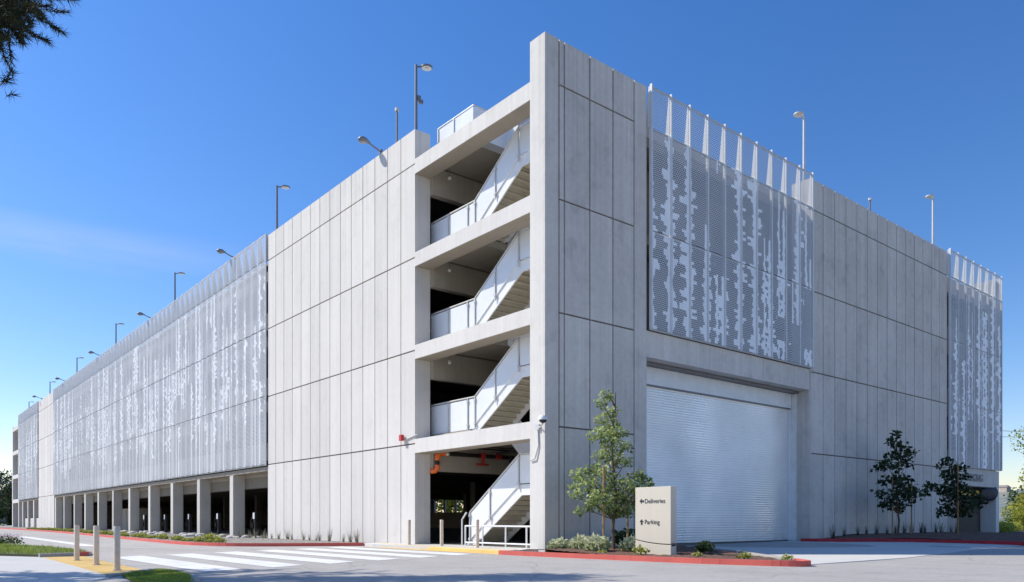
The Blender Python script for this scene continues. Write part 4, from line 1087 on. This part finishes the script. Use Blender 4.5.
# ------------------------------------------------------------------ overhanging pine, trunk left of the photographer
t = thing('pine_tree', 'tall pine whose drooping needle branches enter the top left corner', 'tree', cw(-15.6, 15.5, -.1))
rr = random.Random(11); base = t.location.copy()
tk = MB().tube([(0, 0, -.2), (.1, .1, 3), (.0, .2, 7), (.15, .1, 11), (.1, .2, 15)], [.34, .29, .23, .16, .06], 12)
nd = MB()
def tuft(p, d, n=30, L_=.2):
    d = Vector(d).normalized()
    for _ in range(n):
        v = (d * rr.uniform(.1, 1.1) + Vector((rr.gauss(0, .55), rr.gauss(0, .55), rr.gauss(0, .55)))).normalized()
        s_ = v.cross(Vector((rr.gauss(0, 1), rr.gauss(0, 1), rr.gauss(0, 1)))).normalized() * .008
        b_ = Vector(p) + d * rr.uniform(-.14, .06)
        nd.face([b_ - s_, b_ + s_, b_ + v * L_ * rr.uniform(.7, 1.15)], rr.random() ** 1.5)
def branch(z0, tip, ntw, spread, droop=.25):
    p0 = Vector((.05, .1, z0)); tip = Vector(tip)
    pts = []
    for k in range(7):
        u = k / 6; p = p0.lerp(tip, u) + Vector((0, 0, math.sin(u * PI) * .35))
        p += Vector((rr.gauss(0, .06), rr.gauss(0, .06), rr.gauss(0, .06))) * (1 if 0 < k < 6 else 0); pts.append(p)
    tk.tube(pts, [.075, .062, .05, .04, .03, .02, .01], 6, cap=False)
    for _ in range(ntw):
        u = rr.uniform(.25, 1.0) ** .8; k = min(5, int(u * 6)); p = pts[k].lerp(pts[k + 1], u * 6 - k)
        e = p + Vector((rr.gauss(0, spread), rr.gauss(0, spread), rr.gauss(-droop, spread * .8))) * (.4 + .6 * u)
        tk.tube([p, p.lerp(e, .5) + Vector((0, 0, .08)), e], [.014, .010, .006], 4, cap=False)
        for q in (.45, .7, .9, 1.0): tuft(p.lerp(e, q), (e - p) + Vector((0, 0, .15)), 26)
def loc_cam(a, b_, z): return cw(a, b_, z) - base
for a, b_, z, z0, n, sp in ((-10.0, 16.0, 11.75, 11.2, 60, .34), (-10.55, 15.4, 11.1, 10.4, 80, .32), (-10.7, 16.4, 11.4, 9.9, 90, .34), (-10.75, 15.6, 10.85, 9.4, 60, .28), (-10.6, 17.0, 12.2, 11.6, 90, .4), (-10.7, 16.2, 11.6, 11.0, 110, .42)):
    branch(z0, loc_cam(a, b_, z), n, sp, .12)
for k in range(150):        # dense brush of needles at the branch ends
    b_ = rr.uniform(15.2, 16.8); px, py = rr.triangular(-30, 52, 0), rr.triangular(-12, 52, 5)
    if px / 52 + py / 62 > 1.0: continue
    tuft(loc_cam((px - 512) / 771 * b_, b_, .9 + (520.5 - py) / 771 * b_), (rr.gauss(.3, .5), rr.gauss(0, .5), rr.gauss(-.1, .5)), 26, .2)
# a thin drooping spray below
dp = [loc_cam(-11.4, 15.6, 9.95), loc_cam(-10.85, 15.6, 9.62), loc_cam(-10.45, 15.6, 9.62), loc_cam(-10.2, 15.6, 9.85)]
tk.tube([Vector((.1, .15, 9.2))] + dp, [.05, .028, .018, .012, .008], 5, cap=False)
for k in range(5): tuft(dp[3] + Vector((rr.gauss(0, .06), rr.gauss(0, .06), rr.gauss(0, .1))), (dp[3] - dp[1]) + Vector((rr.gauss(0, .3), rr.gauss(0, .3), rr.gauss(0, .4))), 30, .22)
for k in range(10): tuft(dp[0].lerp(dp[1], rr.random()) + Vector((0, 0, rr.uniform(0, .3))), (rr.gauss(0, .4), rr.gauss(0, .4), .3), 22)
for k in range(34):
    z = rr.uniform(5.0, 14.5); a = rr.uniform(0, 2 * PI); L_ = rr.uniform(2.2, 4.6) * (1.1 - z / 22)
    tip = Vector((math.cos(a) * L_, math.sin(a) * L_, z + rr.uniform(.2, .9)))
    # keep the crown clear of the open view apart from the corner branches
    w_ = base + tip - CAM
    if w_.dot(RGT) / w_.dot(FWD) > -.70: tip = Vector((-tip.x, -tip.y, tip.z)) if (base + Vector((-tip.x, -tip.y, 0)) - CAM).dot(RGT) / max(.1, (base + Vector((-tip.x, -tip.y, 0)) - CAM).dot(FWD)) < -.70 else tip * .45
    branch(z - .4, tip, 26, .45)
tk.build('trunk', M['bark'], t, smooth=True); nd.raw('crown', M['needle'], t)

# ------------------------------------------------------------------ background trees, hedge, hill, houses
def far_tree(name, label, base_, h, r, n, lm, size, seed, group=None, trunk=.35, nb=16):
    rr = random.Random(seed); t = thing(name, label, 'tree', base_, 0, group)
    tk = MB().tube([(0, 0, -.3), (.1, 0, h * .3), (-.05, .1, h * .75)], [r * .09, r * .07, r * .02], 8); cm = MB()
    for _ in range(nb):
        a = rr.uniform(0, 2 * PI); zz = rr.uniform(trunk, .95); q = r * math.sqrt(max(.05, 1 - ((zz - .55) / .5) ** 2)) * rr.uniform(.2, .85)
        c = Vector((q * math.cos(a), q * math.sin(a), h * zz)); br = r * rr.uniform(.28, .48)
        tk.tube([(0, 0, h * zz * .7), c], [r * .03, r * .008], 5, cap=False)
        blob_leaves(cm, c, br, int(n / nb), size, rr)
    tk.build('trunk', M['bark'], t, smooth=True); cm.raw('crown', lm, t); return t
far_tree('broadleaf_tree', 'sunlit yellow green tree at the right edge beyond the garage', cw(52.5, 72, -.1), 10.6, 4.9, 17000, M['leaf_s'], .26, 21, None, .36, 36)
far_tree('broadleaf_tree', 'low sunlit bushy tree behind the dark cabinet at the garage end', cw(45.5, 66, -.1), 3.9, 3.2, 12000, M['leaf_s'], .2, 22, None, .08, 18)
far_tree('broadleaf_tree', 'green tree in the middle distance right of the garage', cw(68, 100, -.1), 4.6, 4.2, 4500, M['leaf_g'], .35, 23, None, .1, 18)
far_tree('broadleaf_tree', 'sunlit tree seen through the dark garage opening', (52, 80, -.1), 10, 7.0, 6000, M['leaf_s'], .45, 24, None, .1, 18)
hd = thing('hedge', 'clipped sunlit hedge right of the garage behind the red kerb', 'hedge', (0, 0, 0)); m = MB(); rr = random.Random(31)
ha, hb = Vector((40.6, .9, .0)), Vector((58, 5.5, 0))
for _ in range(5200):
    u = rr.random(); p = ha.lerp(hb, u) + Vector((rr.uniform(-.5, .5), rr.uniform(-.7, .7), .72 * rr.random() ** .6)); leaf(m, p, .15, min(1, max(0, p.z * .9 + rr.uniform(-.1, .4))), rr)
m.raw('foliage', M['leaf_s'], hd)
t = thing('utility_cabinet', 'dark green utility cabinet beyond the right end of the garage', 'cabinet', (41.4, 3.4, .0), .2)
MB().box(-.6, .6, -.5, .5, 0, 1.95).build('body', plain('dark green cabinet', (.012, .022, .016), .5), t, bevel=.03)
MB().box(-.63, .63, -.53, .53, 1.951, 2.03).build('lid', M['black'], t); MB().box(-.5, -.02, -.52, -.5, .15, 1.8).box(.02, .5, -.52, -.5, .15, 1.8).build('door', M['black'], t)
# left background
for k, (px, D, h_, r, lm, lb) in enumerate(((-4, 150, 10.5, 5.0, 'leaf_g', 'dark green tree at the left edge beyond the garage'), (8, 165, 6.5, 3.2, 'leaf_g', 'low dark tree just left of the far garage corner'), (-22, 160, 9, 5, 'leaf_g', 'green tree farther left at the picture edge'), (2, 230, 15, 6.5, 'leaf_b', 'hazy grey green tree rising behind the dark trees on the left'), (10, 250, 12, 5, 'leaf_b', 'hazy tree top just left of the far garage corner'), (-14, 240, 17, 7, 'leaf_b', 'tall hazy tree at the left picture edge'))):
    far_tree('broadleaf_tree', lb, cw((px - 512) / 771 * D, D, -.2), h_, r, 2600, M[lm], .55, 50 + k, None, .1, 16)
# hill on the right
hm = MB(); nx, ny = 60, 30
for j in range(ny):
    for i in range(nx):
        a = 200 + 900 * i / (nx - 1); b_ = 380 + 700 * j / (ny - 1)
        px = a / b_ * 771
        hgt = 56 * math.exp(-((b_ - 800) / 270) ** 2) * (1 - math.exp(-((a - 200) / 330) ** 2)) * (1 + .25 * noise.noise((a * .006, b_ * .006, 2))) + 3 * noise.noise((a * .03, b_ * .03, 0))
        p = cw(a, b_, hgt - 2.5); hm.v.append(tuple(p))
for j in range(ny - 1):
    for i in range(nx - 1): hm.f.append((j * nx + i, j * nx + i + 1, (j + 1) * nx + i + 1, (j + 1) * nx + i)); hm.t.append(.5)
def hill_mat():
    m, nt, b = new_mat('hazy wooded hillside'); p = geo_pos(nt)
    a = noise_(nt, p, .05, 6, .7); c = mixc(nt, mapr(nt, a, .4, .62, 0, 1), (.10, .14, .13), (.27, .27, .22))
    nt.links.new(c, b.inputs['Base Color']); b.inputs['Roughness'].default_value = 1; return m
hill = struct(hm.build('hill', hill_mat(), smooth=True))
hillv = [Vector(v) for v in hm.v]
M['h_wall'] = plain('pale house wall', (.62, .60, .56), .8); M['h_wall2'] = plain('tan house wall', (.48, .40, .32), .8); M['h_roof'] = plain('grey house roof', (.26, .22, .21), .8); M['h_glass'] = plain('dark house window', (.06, .07, .09), .3)
def house(loc, rz, w_, d_, h_, wm, label):
    t = thing('house', label, 'house', loc, rz, 'houses on the far hillside')
    MB().box(-w_ / 2, w_ / 2, -d_ / 2, d_ / 2, -3, h_).build('wall', wm, t)
    MB().extr([(-w_ / 2 - .5, h_), (w_ / 2 + .5, h_), (0, h_ + w_ * .26)], 'y', -d_ / 2 - .5, d_ / 2 + .5).build('roof', M['h_roof'], t)
    for q in (-.28, .05, .3):
        MB().box(q * w_ - .7, q * w_ + .7, -d_ / 2 - .04, -d_ / 2 - .01, h_ * .35, h_ * .35 + 1.6).build('window', M['h_glass'], t)
    return t
hr = random.Random(77); n = 0
cands = []
for v in hillv:
    r_ = v - CAM; a, b_ = r_.dot(RGT), r_.dot(FWD); px = 512 + 771 * a / b_; py = 520.5 - 771 * r_.z / b_
    if 1000 < px < 1060 and 452 < py < 494 and b_ > 560: cands.append((b_, v))
hr.shuffle(cands); used = []
for b_, v in cands:
    if all((v - u).length > 22 for u in used) and n < 22:
        used.append(v); n += 1
        house(v + Vector((0, 0, .5)), hr.uniform(-.9, .2), hr.uniform(7, 11), hr.uniform(7, 9), hr.uniform(3.5, 6), M['h_wall'] if hr.random() < .7 else M['h_wall2'], 'small pale house with pitched roof on the hazy hillside at the right edge')
# overhead wires on the right
t = thing('utility_pole', 'wooden utility pole beyond the right edge carrying two overhead wires', 'utility pole', cw(92, 112, -.1))
MB().tube([(0, 0, 0), (0, 0, 13.5)], [.17, .12], 8).build('pole', M['bark'], t); MB().box(-1.2, 1.2, -.08, .08, 12.5, 12.7).build('crossarm', M['bark'], t)
MB().tube([(-1, 0, 12.8), (-26, 12, 12.4), (-60, 30, 13)], .03, 4).tube([(1, 0, 12.8), (-24, 13, 13.6), (-58, 31, 14)], .03, 4).build('wires', M['grey_metal'], t)

# ------------------------------------------------------------------ camera
cd = bpy.data.cameras.new('camera'); co = bpy.data.objects.new('camera', cd); COL.objects.link(co)
co.location = CAM; co.rotation_euler = FWD.to_track_quat('-Z', 'Y').to_euler()
cd.sensor_width = 36; cd.lens = 770.9 / 1024 * 36; cd.shift_y = (520.5 - 291) / 1024; cd.clip_end = 6000; cd.clip_start = .1
scn.camera = co
scn.view_settings.view_transform = 'Standard'; scn.view_settings.look = 'None'; scn.view_settings.exposure = 0
scn.cycles.transparent_max_bounces = 24; scn.cycles.max_bounces = 8
